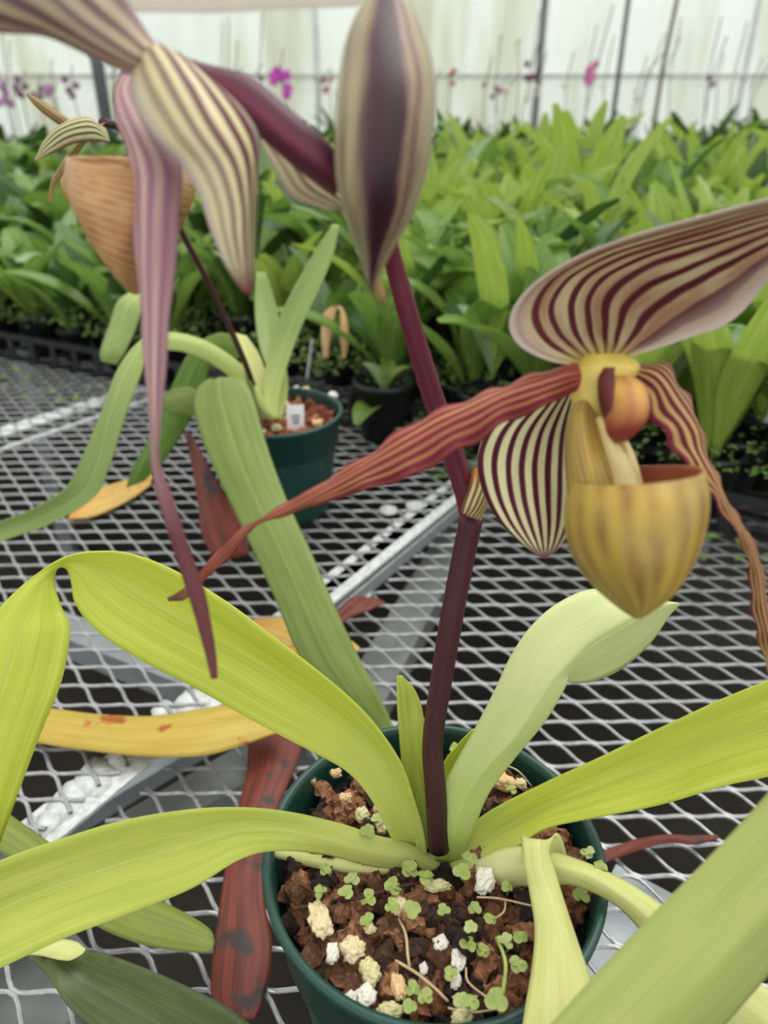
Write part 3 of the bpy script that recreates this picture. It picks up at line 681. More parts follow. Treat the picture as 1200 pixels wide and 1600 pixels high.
# left flower, seen from the side and behind
fl = loft('flower', [(258,84,282,82,.215,.003), (264,92,290,88,.213,.0035), (290,112,318,98,.211,.0045), (350,160,390,120,.208,.0065), (420,225,455,175,.206,.0075), (480,275,512,225,.208,.0075), (525,305,545,265,.214,.006)], M['ovary'], orchid, n=24, cap0=True)
fl['label'] = 'left-hand flower hanging sideways from its long purple ovary'
L7('dorsal_sepal', [(265,85,.212, 235,108,.212, .002), (238,62,.206, 190,108,.208, .006), (212,22,.198, 135,84,.202, .010), (188,-15,.190, 70,56,.196, .011), (150,-60,.184, 0,50,.190, .011), (100,-110,.178, -80,40,.184, .009), (20,-150,.174, -140,10,.178, .006), (-120,-120,.17, -140,-90,.17, 0)], M['dorsal_l'], fl, crease=.1, nU=20, thick=.0006)
L7('synsepal', [(225,92,.213, 268,88,.213, .002), (206,120,.207, 310,112,.209, .008), (212,165,.202, 362,152,.206, .011), (240,212,.200, 396,188,.205, .012), (282,255,.200, 406,225,.205, .011), (312,305,.201, 402,285,.206, .009), (330,360,.204, 399,345,.208, .007), (352,412,.208, 397,405,.211, .004), (382,458,.213, 392,462,.213, .0005)], M['syn_l'], fl, crease=.1, nU=20, thick=.0006)
L7('petal', [(190,118,.228, 208,120,.226, 0), (180,150,.228, 215,150,.224, .003), (184,190,.226, 240,185,.221, .005), (200,230,.222, 262,225,.218, .006), (205,280,.219, 284,270,.216, .006), (207,340,.218, 280,340,.215, .005), (214,420,.218, 273,420,.215, .005), (222,500,.220, 266,500,.217, .004), (230,600,.224, 256,600,.222, .003), (236,680,.228, 250,680,.227, .001), (238,730,.231, 250,725,.231, .001), (250,790,.234, 272,785,.234, .002), (276,870,.239, 300,868,.239, .002), (298,940,.243, 322,935,.243, .002), (320,1015,.248, 336,1012,.248, .001), (330,1060,.25, 340,1060,.25, 0)],
  M['petal_l'], fl, crease=.2, nU=14, thick=.0006, ruffle=.0006, rfreq=6)
L7('petal', [(190,112,.236, 205,110,.236, 0), (178,150,.236, 222,150,.234, .004), (186,200,.234, 232,200,.232, .004), (205,245,.232, 240,245,.230, .002)], M['ovary'], fl, crease=0)
loft('pouch', [(120,244,290,262,.238,.028), (119,275,298,290,.238,.029), (127,318,292,325,.237,.028), (148,368,272,368,.237,.023), (173,412,245,412,.236,.016), (193,442,228,444,.236,.009), (208,460,214,461,.236,.001)], M['pouch_l'], fl, n=40, thick=.0014, tilt=3, inner=M['pouch_l'])
# third flower, seen from behind: cupped dorsal sepal
fb = loft('flower', [(594,-30,608,-30,.205,.002), (565,5,640,0,.202,.009), (540,60,664,55,.199,.015), (527,140,680,125,.197,.019), (523,220,678,205,.197,.019), (527,290,664,280,.199,.016), (542,350,642,342,.203,.012), (560,400,612,395,.208,.007), (572,440,590,438,.213,.003), (578,455,582,455,.215,.0004)], M['bud'], orchid, n=40, cap0=True)
fb['label'] = 'top middle flower turned away, its dark striped sepal cupped like a bud'
L7('synsepal', [(400,205,.245, 412,190,.245, 0), (415,235,.240, 450,230,.240, .003), (432,272,.236, 500,255,.236, .005), (455,308,.234, 530,280,.234, .005), (500,324,.233, 545,300,.233, .003), (545,332,.233, 550,325,.233, 0)], M['syn_l'], fb, crease=.1)
L7('petal', [(575,430,.216, 590,425,.216, .001), (580,445,.217, 594,442,.217, .002), (586,462,.219, 600,458,.219, .002), (594,476,.221, 600,474,.221, 0)], M['petal_far'], fb, crease=0)

# ------------------------------------------------------------------ farther orchid
CR2 = P(418, 640, .86)
orchid2 = empty('slipper_orchid', CR2)
tag(orchid2, 'green-leaved slipper orchid in the farther pot with one small striped flower on a dark stalk', 'orchid')
def A7(rows, mat, **kw): return ribbon('leaf', rows, mat, orchid2, **kw)
A7([(400,655,.86, 425,655,.86, 0), (372,640,.86, 405,632,.85, 0), (345,612,.85, 395,600,.84, .004), (330,592,.83, 378,588,.82, .006), (308,608,.80, 385,596,.79, .008), (303,640,.78, 398,630,.77, .006), (325,710,.75, 420,705,.74, .006), (362,790,.72, 450,785,.71, .006), (398,865,.69, 485,860,.68, .006), (434,945,.665, 522,945,.655, .006), (468,1025,.645, 560,1025,.635, .006), (520,1090,.63, 592,1085,.62, .005), (570,1130,.62, 614,1135,.615, .003), (610,1175,.61, 625,1175,.61, 0)], M['green2'], crease=.5, nU=14, ripple=.0008)
A7([(425,650,.86, 402,650,.86, 0), (404,608,.855, 382,618,.85, .003), (375,568,.845, 350,582,.84, .004), (320,532,.83, 305,556,.82, .005), (262,519,.815, 262,548,.805, .005), (220,532,.80, 232,562,.79, .005), (185,575,.79, 215,600,.78, .004), (158,645,.785, 193,660,.775, .003), (130,710,.785, 172,725,.775, -.004), (102,762,.79, 148,775,.785, -.006), (50,795,.80, 80,818,.80, -.006), (0,815,.81, 10,843,.81, -.005), (-60,838,.82, -55,868,.82, -.003), (-130,880,.83, -128,890,.83, 0)], M['green2b'], crease=.3, nU=12)
A7([(385,540,.93, 380,560,.93, 0), (345,520,.93, 345,560,.93, .004), (300,545,.92, 328,575,.92, .006), (268,605,.91, 318,615,.91, .006), (235,680,.90, 288,672,.90, .006), (208,730,.89, 258,718,.89, .005), (197,762,.885, 225,752,.885, 0)], M['green2d'], crease=.4)
A7([(432,655,.86, 412,655,.86, 0), (440,600,.87, 412,600,.87, -.004), (465,525,.88, 425,525,.88, -.006), (497,455,.89, 458,452,.89, -.006), (520,400,.90, 492,392,.90, -.004), (530,352,.91, 520,350,.91, 0)], M['green2b'], crease=.5)
A7([(425,655,.87, 408,655,.87, 0), (420,600,.88, 385,595,.88, -.004), (405,555,.89, 372,545,.89, -.004), (385,525,.90, 366,520,.90, 0)], M['palest'], crease=.5)
A7([(440,655,.87, 422,655,.87, 0), (450,600,.89, 425,600,.89, -.003), (440,540,.93, 405,540,.93, -.005), (432,480,.96, 398,480,.96, -.004), (415,425,.98, 400,425,.98, 0)], M['green2b'], crease=.4)
A7([(400,650,.85, 395,660,.85, 0), (345,640,.84, 345,655,.84, .002), (300,606,.83, 305,650,.83, .004), (262,612,.82, 270,648,.82, .004), (250,628,.815, 252,634,.815, 0)], M['green2'], crease=.3)
A7([(250,470,.98, 265,480,.98, 0), (215,455,.97, 232,480,.97, .004), (185,470,.96, 222,490,.96, .006), (170,510,.95, 210,520,.95, .006), (157,548,.94, 195,552,.94, .005), (158,565,.94, 182,570,.94, 0)], M['green2b'], crease=.3)
tube('flower_stalk', [(P(405,630,.87), .0035), (P(380,560,.83), .0034), (P(335,460,.78), .0032), (P(285,365,.72), .003), (P(240,270,.66), .003), (P(205,215,.62), .003), (P(180,196,.60), .003), (P(160,192,.585), .004)], M['stem'], orchid2, n=10)
ff = loft('flower', [(150,196,168,190,.58,.006), (125,215,150,205,.57,.008), (108,238,128,232,.565,.008), (100,255,112,255,.565,.003)], M['petal_far'], orchid2, n=14, cap0=True)
def F7(name, rows, mat, **kw): return ribbon(name, rows, mat, ff, **kw)
F7('dorsal_sepal', [(118,195,.565, 110,205,.565, .001), (98,180,.56, 88,192,.56, .004), (72,162,.555, 62,172,.555, .004), (42,145,.55, 42,150,.55, 0)], M['petal_far'], crease=.2)
F7('synsepal', [(172,222,.56, 165,200,.56, 0), (148,222,.55, 130,186,.555, .010), (118,224,.545, 100,200,.55, .010), (85,238,.545, 78,218,.55, .006), (56,252,.55, 54,250,.55, 0)], M['sepal_far'], crease=.1, nU=14)
F7('petal', [(105,240,.57, 115,246,.57, 0), (92,262,.57, 104,266,.57, .002), (80,285,.575, 88,290,.575, .002), (76,315,.58, 80,318,.58, 0)], M['petal_far'], crease=.2)
loft('pouch', [(100,268,128,262,.60,.012), (98,285,130,285,.60,.014), (102,305,128,308,.60,.011), (110,320,122,321,.60,.003)], pouchmat('far_pouch', S(206, 160, 96), S(196, 150, 80), S(170, 110, 60)), ff, n=18, cap0=True)

# plant tag in the farther pot
tg = G(462, 672, SH+.004); tz = (tg-CAM).dot(FW)
vs, fs = [], []; dv = (UP*.72+Vector((0, 0, 1))*.35 - FW*.1).normalized(); a = P(462, 655, tz)
box_vf(a, Vector((.010, .001, 0)), dv*.017, Vector((0, 1, .0)).cross(dv).cross(dv).normalized()*.0004, vs, fs)
tgo = tag(link_mesh('plant_tag', vs, fs, M['tagwhite'], None, smooth=False), 'small white plastic tag stuck into the farther green pot', 'plant tag')
vs, fs = [], []
for i in range(3):
    box_vf(a + dv*(.004-.004*i) + (CAM-a).normalized()*.001, Vector((.0055-.001*i, 0, 0)), dv*.0008, (CAM-a).normalized()*.0002, vs, fs)
link_mesh('writing', vs, fs, M['ink'], tgo, smooth=False)

# ------------------------------------------------------------------ single leaves from neighbouring plants and fallen leaves
def lone(name, rows, mat, label, cat='leaf', **kw):
    o = ribbon(name, rows, mat, None, **kw); return tag(o, label, cat)
lone('strap_leaf', [(1330,1090,.235, 1420,1180,.235, .008), (1250,1180,.238, 1345,1330,.238, .010), (1180,1262,.242, 1275,1440,.242, .011), (1105,1342,.246, 1200,1522,.246, .011), (1020,1428,.250, 1120,1612,.250, .011), (940,1512,.254, 1040,1690,.254, .010), (860,1600,.258, 960,1770,.258, .008), (800,1665,.262, 880,1810,.262, .004)], M['near'], 'broad pale green strap leaf crossing the bottom right corner, nearest to the viewer', crease=.55, nU=16)
lone('strap_leaf', [(40,1490,Z(1490,0.02), 45,1496,Z(1496,0.02), 0), (95,1482,Z(1482,0.02), 72,1522,Z(1522,0.02), 0.004), (150,1486,Z(1486,0.02), 105,1570,Z(1570,0.02), -0.004), (215,1508,Z(1508,0.02), 150,1612,Z(1612,0.02), -0.005), (290,1540,Z(1540,0.02), 215,1660,Z(1660,0.02), -0.005), (365,1580,Z(1580,0.02), 290,1720,Z(1720,0.02), -0.004), (450,1650,Z(1650,0.02), 370,1780,Z(1780,0.02), 0)], M['dark'], 'dark green scarred strap leaf with brown spots in the bottom left corner', crease=.5)
lone('leaf_tip', [(-10,1500,Z(1500,0.028), -5,1512,Z(1512,0.028), 0), (45,1478,Z(1478,0.028), 45,1492,Z(1492,0.028), 0.002), (85,1468,Z(1468,0.028), 95,1500,Z(1500,0.028), 0.003), (118,1472,Z(1472,0.028), 112,1500,Z(1500,0.028), 0.002), (134,1484,Z(1484,0.028), 130,1490,Z(1490,0.028), 0)], M['palest'], 'pale curled leaf tip with a brown end lying on the dark green leaf', crease=.2)
lone('strap_leaf', [(-120,1200,Z(1200,0.015), -120,1290,Z(1290,0.015), 0.003), (-20,1250,Z(1250,0.015), -10,1325,Z(1325,0.015), 0.004), (70,1312,Z(1312,0.015), 60,1372,Z(1372,0.015), 0.005), (150,1362,Z(1362,0.015), 140,1440,Z(1440,0.015), 0.005), (215,1392,Z(1392,0.015), 215,1474,Z(1474,0.015), 0.005), (280,1422,Z(1422,0.015), 280,1486,Z(1486,0.015), 0.004), (325,1450,Z(1450,0.015), 325,1488,Z(1488,0.015), 0.002), (335,1470,Z(1470,0.015), 335,1474,Z(1474,0.015), 0)], M['olive'], 'olive green strap leaf passing under the low left-hand leaf of the front orchid', crease=.5)
lone('yellowed_leaf', [(-20,1105,Z(1105,0.012), -20,1140,Z(1140,0.012), 0), (60,1105,Z(1105,0.012), 55,1160,Z(1160,0.012), 0.006), (150,1116,Z(1116,0.012), 130,1172,Z(1172,0.012), 0.007), (240,1119,Z(1119,0.012), 225,1182,Z(1182,0.012), 0.007), (315,1108,Z(1108,0.012), 315,1181,Z(1181,0.012), 0.007), (375,1100,Z(1100,0.012), 378,1165,Z(1165,0.012), 0.006), (425,1115,Z(1115,0.012), 425,1148,Z(1148,0.012), 0.003), (455,1138,Z(1138,0.012), 450,1142,Z(1142,0.012), 0)], M['yellow'], 'yellow dying leaf with orange-brown edges lying across the mesh at left', crease=.5)
lone('yellowed_leaf', [(130,770,Z(770,0.006), 105,812,Z(812,0.006), 0.002), (190,752,Z(752,0.006), 150,806,Z(806,0.006), 0.004), (232,738,Z(738,0.006), 205,780,Z(780,0.006), 0.004), (240,745,Z(745,0.006), 235,758,Z(758,0.006), 0)], M['yellow2'], 'short orange and yellow dying leaf behind the farther orchid arching leaf', crease=.3)
lone('yellowed_leaf', [(395,968,Z(968,0.006), 390,985,Z(985,0.006), 0.001), (440,966,Z(966,0.006), 430,1005,Z(1005,0.006), 0.004), (500,985,Z(985,0.006), 480,1030,Z(1030,0.006), 0.004), (545,1000,Z(1000,0.006), 530,1025,Z(1025,0.006), 0.002), (562,1012,Z(1012,0.006), 560,1016,Z(1016,0.006), 0)], M['yellow2'], 'pale yellow leaf half hidden behind the long green hanging leaf', crease=.3)
lone('dead_leaf', [(410,1090,Z(1090,-0.014), 490,1085,Z(1085,-0.014), 0.002), (390,1150,Z(1150,-0.014), 478,1148,Z(1148,-0.014), 0.004), (384,1215,Z(1215,-0.014), 455,1215,Z(1215,-0.014), 0.004), (362,1300,Z(1300,-0.014), 420,1300,Z(1300,-0.014), 0.004), (347,1390,Z(1390,-0.014), 412,1390,Z(1390,-0.014), 0.004), (334,1480,Z(1480,-0.014), 425,1480,Z(1480,-0.014), 0.004), (330,1555,Z(1555,-0.014), 414,1555,Z(1555,-0.014), 0.003), (350,1592,Z(1592,-0.014), 398,1594,Z(1594,-0.014), 0)], M['redbrown'], 'long dead reddish-brown leaf with dark spots lying left of the front pot', crease=.6, ripple=.0015)
lone('dead_leaf', [(288,672,.93, 300,680,.93, 0), (300,730,.90, 322,720,.90, .003), (310,790,.87, 352,770,.87, .006), (315,835,.85, 378,815,.85, .006), (335,868,.84, 388,850,.84, .004), (370,872,.84, 388,866,.84, 0)], M['redbrown'], 'upright curled dead red leaf beside the farther green pot', crease=.7, ripple=.002)
lone('dead_leaf', [(928,1335,Z(1335,-0.012), 935,1352,Z(1352,-0.012), 0), (985,1315,Z(1315,-0.012), 980,1335,Z(1335,-0.012), 0.003), (1035,1305,Z(1305,-0.012), 1040,1318,Z(1318,-0.012), 0.003), (1085,1306,Z(1306,-0.012), 1085,1320,Z(1320,-0.012), 0.003), (1122,1305,Z(1305,-0.012), 1122,1310,Z(1310,-0.012), 0)], M['redbrown'], 'thin curled dead red leaf lying right of the front pot', crease=.5, ripple=.001)
lone('dead_leaf', [(522,962,Z(962,0.004), 528,975,Z(975,0.004), 0), (545,938,Z(938,0.004), 556,962,Z(962,0.004), 0.004), (575,933,Z(933,0.004), 585,950,Z(950,0.004), 0.004), (600,940,Z(940,0.004), 602,944,Z(944,0.004), 0)], M['redbrown'], 'small crumpled dead brown leaf at the mesh joint behind the front pot', crease=.5, ripple=.003)

# ------------------------------------------------------------------ sprouts in the front pot
lm = []
for k in range(2):
    vs, fs = [Vector((0, 0, 0))], []
    for j in range(16):
        a = 2*PI*j/16; rr = .0030*(1 - (.25 if k else .12)*math.exp(-((a-PI/2)/.35)**2)); vs.append(Vector((rr*math.cos(a), rr*math.sin(a)+.0024, .0005*math.cos(2*a))))
    for j in range(16): fs.append((0, 1+j, 1+(j+1) % 16))
    me = bpy.data.meshes.new('leaflet'); me.from_pydata([tuple(v) for v in vs], [], fs); me.polygons.foreach_set('use_smooth', [True]*16)
    me.materials.append([M['sprout'], plain('sprout_pale', S(166, 178, 112), .5, .2, 90)][k]); lm.append(me)
sprouts = [(508,1357,'at the left below the low leaf'),(500,1392,'left of the low leaf stub'),(541,1394,'between the left bark chips'),(575,1402,'below the leaf stub'),(615,1384,'right of the leaf stub'),(613,1414,'on the cream pumice stone'),(574,1438,'above the lumpy pumice stone'),(550,1372,'tiny, just under the leaf stub'),(640,1358,'left of the crown'),(664,1368,'under the crown'),
 (722,1362,'right of the crown, lowest'),(734,1342,'right of the crown, upper'),(590,1280,'above the low leaf, behind it'),(575,1298,'left behind the crown'),(792,1385,'beside the pale leaf base'),(742,1418,'above the pumice crumbs'),(766,1434,'pale, in the middle right'),(735,1448,'over the white crumbs'),(645,1420,'pale, near the centre'),(731,1474,'tall, centre right'),(755,1484,'dark, right of the tall one'),(704,1520,'by the white pumice pieces'),(790,1470,'against the hanging leaf'),(812,1462,'half behind the hanging leaf'),(810,1505,'lower, against the hanging leaf'),
 (775,1562,'yellowish, near the front rim'),(736,1562,'near the front rim, right of the mossy stone'),(718,1560,'near the front rim, centre'),(664,1555,'left of the front centre'),(640,1572,'beside the mossy stone'),(645,1543,'round, near the tan wedge'),(693,1422,'left of the pumice crumbs'),(918,1330,'at the right rim, upper'),(938,1352,'at the right rim, lower'),(908,1398,'in the dark right side'),(800,1232,'at the back right rim'),(712,1168,'at the back beside the stalk')]
rs = random.Random(5)
for i, (x, y, lab) in enumerate(sprouts):
    h = rs.uniform(.012, .022); base = G(x+rs.uniform(-8, 8), y+rs.uniform(10, 22), SH); top = G(x, y, SH+h)
    if i in (32, 33): top = G(x, y, SH+.03); base = G(880, 1365, SH)
    t_ = empty('clover_sprout', base); tag(t_, 'tiny green clover sprout, '+lab, 'sprout', 'clover sprouts in the front pot')
    tube('stem', [(base, .0004), ((base+top)/2+Vector((rs.uniform(-.003, .003), rs.uniform(-.003, .003), .002)), .0004), (top, .0004)], M['sprout'], t_, nS=4, n=6)
    a0 = rs.uniform(0, 6.28); s = rs.uniform(.6, 1.0)
    for j in range(3 if i % 4 else 4):
        o = bpy.data.objects.new('leaf', lm[1 if i % 5 == 2 else 0]); C.objects.link(o); o.parent = t_
        o.location = top - base; o.rotation_euler = (rs.uniform(-.5, .3), rs.uniform(-.4, .4), a0 + j*2*PI/(3 if i % 4 else 4)); o.scale = (s, s, s)
def root(pts, lab, r=.0005, mat=None, name='dry_root'):
    o = tube(name, [(G(x, y, SH+.008+h), r) for (x, y, h) in pts], mat or M['root'], None, nS=5, n=6); tag(o, lab, 'root')
root([(623,1434,0), (634,1460,.004), (637,1490,.003), (640,1512,0)], 'white dry root running down the middle of the front pot', .0007)
root([(618,1501,.002), (650,1520,.005), (680,1545,.004), (700,1565,0)], 'pale dry root lying diagonally, right of the tan pumice wedge', .0007)
root([(521,1408,.002), (560,1403,.006), (600,1392,.006), (640,1382,.004), (672,1378,.002)], 'brown root running below the low leaf stub', .0008, M['stem'])
root([(745,1402,.004), (780,1404,.006), (830,1415,.004)], 'pale dry root right of the speckled white stone')
root([(790,1405,.004), (787,1425,.004), (765,1440,.002)], 'short bent root beside the pale sprout')
root([(728,1512,.002), (732,1535,.004), (765,1562,.002)], 'thin pale root below the tall sprout')
root([(700,1575,.002), (740,1582,.004), (790,1574,.002)], 'thin root lying along the front rim')
root([(776,1465,.008), (790,1505,.010), (785,1558,.006)], 'thin bright green seed pod beside the hanging leaf', .0009, M['sprout'], 'seed_pod')
root([(788,1195,.012), (810,1205,.014), (830,1228,.006)], 'thin dry root arching at the back right rim')
root([(880,1355,.01), (900,1345,.02), (925,1362,.012)], 'thin pale root by the right rim')

# ------------------------------------------------------------------ background: trays and crowded potted plants
def leaf_local(L, W_, az, e0, bend, seed, ns=9, nu=4, twist=0):
    rnd = random.Random(seed); vs, fs, uvs = [], [], []; p = Vector((0, 0, 0)); e = e0
    for i in range(ns+1):
        t = i/ns; wd = W_*max(.0, math.sin(PI*min(1, t*.93+.03))**.75)*(.35+.65*min(1, t*2.5)); hd = Vector((math.cos(az), math.sin(az), 0)); side = Vector((-math.sin(az), math.cos(az), 0))
        d = hd*math.cos(e)+Vector((0, 0, 1))*math.sin(e); nn = Vector((0, 0, 1))*math.cos(e)-hd*math.sin(e)
        sd = side*math.cos(twist*t)+nn*math.sin(twist*t)
        for j in range(nu+1):
            u = j/nu*2-1; vs.append(p + sd*(wd/2*u) + nn*(abs(u)*wd*.22)); uvs.append((j/nu, t))
        p = p + d*(L/ns); e -= bend/ns*(.4+1.2*t)
    for i in range(ns):
        for j in range(nu): a = i*(nu+1)+j; fs.append((a, a+1, a+nu+2, a+nu+1))
    return vs, fs, uvs
bm_ = [leafmat('field_bright', S(164, 188, 90), S(134, 162, 60), S(160, 190, 96), tr=.4, base_to=.1), leafmat('field_mid', S(130, 160, 78), S(98, 134, 54), S(134, 164, 86), tr=.35, base_to=.1),
       leafmat('field_grey', S(160, 184, 142), S(130, 160, 112), S(130, 158, 100), tr=.25, base_to=.1), leafmat('field_dark', S(72, 104, 46), S(50, 80, 34), S(86, 116, 60), tr=.2, base_to=.1)]
potme = None
def nursery_pot():
    prof = [(.030, 0), (.034, .001), (.044, .085), (.048, .086), (.048, .095), (.045, .095), (.042, .08), (.001, .078)]
    return lathe('pot', prof, M['black'], None, 20)
def make_plant(seed, mats, nl, L0, W0, e_rng, bend):
    rnd = random.Random(seed); root_ = empty('potted_plant', (0, 0, -5)); pt = nursery_pot(); pt.parent = root_
    for k in range(nl):
        az = k*2.4+rnd.uniform(-.4, .4); L = L0*rnd.uniform(.7, 1.15)
        vs, fs, uvs = leaf_local(L, W0*rnd.uniform(.75, 1.15), az, rnd.uniform(*e_rng), rnd.uniform(*bend), seed*50+k, twist=rnd.uniform(-.6, .6))
        vs = [v + Vector((.012*math.cos(az), .012*math.sin(az), .08)) for v in vs]
        o = link_mesh('leaf', vs, fs, mats[rnd.randrange(len(mats))], None, uvs); o.parent = root_
    return root_
protos = [make_plant(1, [bm_[0], bm_[0], bm_[1]], 8, .26, .064, (1.05, 1.5), (.4, 1.5)), make_plant(2, [bm_[0], bm_[1]], 9, .23, .058, (.95, 1.5), (.5, 1.8)), make_plant(3, [bm_[2], bm_[2], bm_[1]], 8, .22, .07, (.8, 1.4), (.6, 1.9)),
          make_plant(4, [bm_[0], bm_[2], bm_[1]], 10, .25, .054, (1.0, 1.5), (.3, 1.6)), make_plant(5, [bm_[1], bm_[3]], 9, .22, .062, (.8, 1.45), (.6, 1.8)), make_plant(6, [bm_[0]], 7, .28, .06, (1.15, 1.52), (.2, 1.2))]
def copy_tree(o):
    c = o.copy(); C.objects.link(c)
    for ch in o.children:
        d = ch.copy(); C.objects.link(d); d.parent = c
    return c
def merged(o):
    vs, fs, uvs, mi, mats = [], [], [], [], []
    for ch in o.children:
        me = ch.data; b0 = len(vs); vs += [tuple(v.co) for v in me.vertices]; vu = {}
        for l in me.loops: vu[l.vertex_index] = tuple(me.uv_layers[0].data[l.index].uv)
        uvs += [vu.get(i, (0, 0)) for i in range(len(me.vertices))]
        if me.materials[0] not in mats: mats.append(me.materials[0])
        for p in me.polygons: fs.append(tuple(b0+i for i in p.vertices)); mi.append(mats.index(me.materials[0]))
    me = bpy.data.meshes.new('potted_plant'); me.from_pydata(vs, [], fs); uv = me.uv_layers.new(name='UVMap')
    for l in me.loops: uv.data[l.index].uv = uvs[l.vertex_index]
    for m_ in mats: me.materials.append(m_)
    me.polygons.foreach_set('material_index', mi); me.polygons.foreach_set('use_smooth', [True]*len(fs)); return me
mer = [merged(p) for p in protos]
F0 = Vector((.10, 1.03, 0)); rb = random.Random(11); used = [False]*len(protos)
cnt = 0; spots = []
for it in range(0, 26):
    t_ = .07 + it*.118 if it < 9 else .07+9*.118 + (it-9)*.19
    step = .118 if it < 9 else .19
    for isx in range(-40, 40):
        s = isx*step + (step/2 if it % 2 else 0)
        q = F0 + U*s + V*(t_ - (.10 if s > .22 else 0)) + Vector((rb.uniform(-.015, .015), rb.uniform(-.015, .015), 0))
        if abs(q.x) > .56*q.y+.12 or q.y > 4.4: continue
        if q.x < -.05 and it == 0 and q.x > -.32: continue
        k = rb.randrange(len(protos))
        if q.x < -.35: k = rb.choice([1, 2, 4, 4, 4])
        spots.append((q, k, it, rb.uniform(0, 2*PI), rb.uniform(.85, 1.12)))
spots.sort(key=lambda a: a[0].y); rest = spots[290:]; spots = spots[:290]
for (q, k, it, rz, sc_) in spots:
        far = it >= 9; sc_ = sc_*(1.12 if far else 1)*(.82 if q.x < -.3 and it < 3 else 1)
        if far:
            o = bpy.data.objects.new('potted_plant', mer[k]); C.objects.link(o)
            side = 'left' if q.x < -.5 else ('right' if q.x > .5 else 'middle')
            tag(o, 'broad-leaved green plant in the distant crowded rows, %s part' % side, 'potted plant', 'broad-leaved plants in the distant rows, '+side)
        else:
            if not used[k]: o = protos[k]; used[k] = True
            else: o = copy_tree(protos[k])
            side = 'left' if q.x < -.35 else ('right' if q.x > .3 else 'middle'); rw = 'front rows' if it < 2 else ('second block of rows' if it < 5 else 'rows farther back')
            tag(o, 'broad-leaved green plant in a black pot, %s of the crowd, %s' % (rw, side), 'potted plant', 'broad-leaved potted plants, %s, %s' % (rw, side))
        o.location = (q.x, q.y, BT + (.0 if not far else .02)); o.rotation_euler = (0, 0, rz); o.scale = (sc_, sc_, sc_); cnt += 1
vs, fs, uvs, mi, mats_ = [], [], [], [], []
for (q, k, it, rz, sc_) in rest:
    me = mer[k]; b0 = len(vs); mt = Matrix.Translation((q.x, q.y, BT+.02)) @ Matrix.Rotation(rz, 4, 'Z') @ Matrix.Scale(sc_*1.12, 4)
    vs += [mt @ v.co for v in me.vertices]; vu = {}
    for l in me.loops: vu[l.vertex_index] = tuple(me.uv_layers[0].data[l.index].uv)
    uvs += [vu.get(i, (0, 0)) for i in range(len(me.vertices))]
    for p in me.polygons: fs.append(tuple(b0+i for i in p.vertices)); mi.append(0)
o = link_mesh('plant_crowd', vs, fs, None, None, uvs)
o.data.materials.append(bm_[3])
o.data.polygons.foreach_set('material_index', mi)
tag(o, 'farthest rows of broad-leaved green plants merging into a dark green band', 'plants', kind='stuff')
for k, u_ in enumerate(used):
    if not u_:
        for ch in list(protos[k].children): bpy.data.objects.remove(ch)
        bpy.data.objects.remove(protos[k])
print('plants', cnt)
# second bench carrying the distant rows
b2 = empty('greenhouse_bench', (0, 4.5, 0)); tag(b2, 'second bench far back carrying the distant flowering orchids', 'bench')
bar('bench_top', (-6, 5.95, BT-.05), (6, 5.95, BT-.05), 3.3, .03, M['beam_lower'], b2)
for x in (-5, -1.6, 1.6, 5): bar('bench_leg', (x, 5.6, 0), (x, 5.6, BT-.065), .05, .05, M['beam_lower'], b2)
bar('bench_top', (-3.4, 3.3, BT-.012), (3.4, 3.3, BT-.012), 1.95, .02, M['beam_lower'], bench)
# hand-placed conspicuous leaves / plants near the front
def bigleaf(px, py, z, L, W_, az, e0, bend, mat, lab, tw=0):
    vs, fs, uvs = leaf_local(L, W_, az, e0, bend, px, 12, 6, tw); p = P(px, py, z)
    root_ = empty('potted_plant', (p.x, p.y, BT)); pt = nursery_pot(); pt.parent = root_; h = p.z-BT
    o = link_mesh('leaf', [v + Vector((0, 0, h)) for v in vs], fs, mat, None, uvs); o.parent = root_
    for k in range(3):
        vs, fs, uvs = leaf_local(L*.6, W_*.7, az+2+k*1.3, 1.2, 1.2, px+k, 9, 4); o = link_mesh('leaf', [v + Vector((0, 0, max(.07, h-.03))) for v in vs], fs, bm_[k % 3], None, uvs); o.parent = root_
    tag(root_, lab, 'potted plant')
bigleaf(772, 560, 1.05, .21, .055, -2.4, 1.35, .35, bm_[0], 'potted plant with one tall bright leaf standing right of the purple stalk')
bigleaf(935, 400, 1.2, .22, .055, .2, 1.3, .5, bm_[0], 'potted plant with a bright upright leaf above the right-hand flower')
bigleaf(1160, 620, .92, .17, .055, .6, 1.4, .2, bm_[0], 'potted plant with a bright leaf at the right edge beside the striped flower')
bigleaf(600, 640, 1.14, .10, .04, -2.0, .5, 1.2, bm_[1], 'potted plant with a dark drooping leaf right of the farther pot')
bigleaf(845, 440, 1.3, .18, .06, 2.6, 1.1, .8, bm_[1], 'potted plant with a wide mid-green leaf left of the upright bright one')

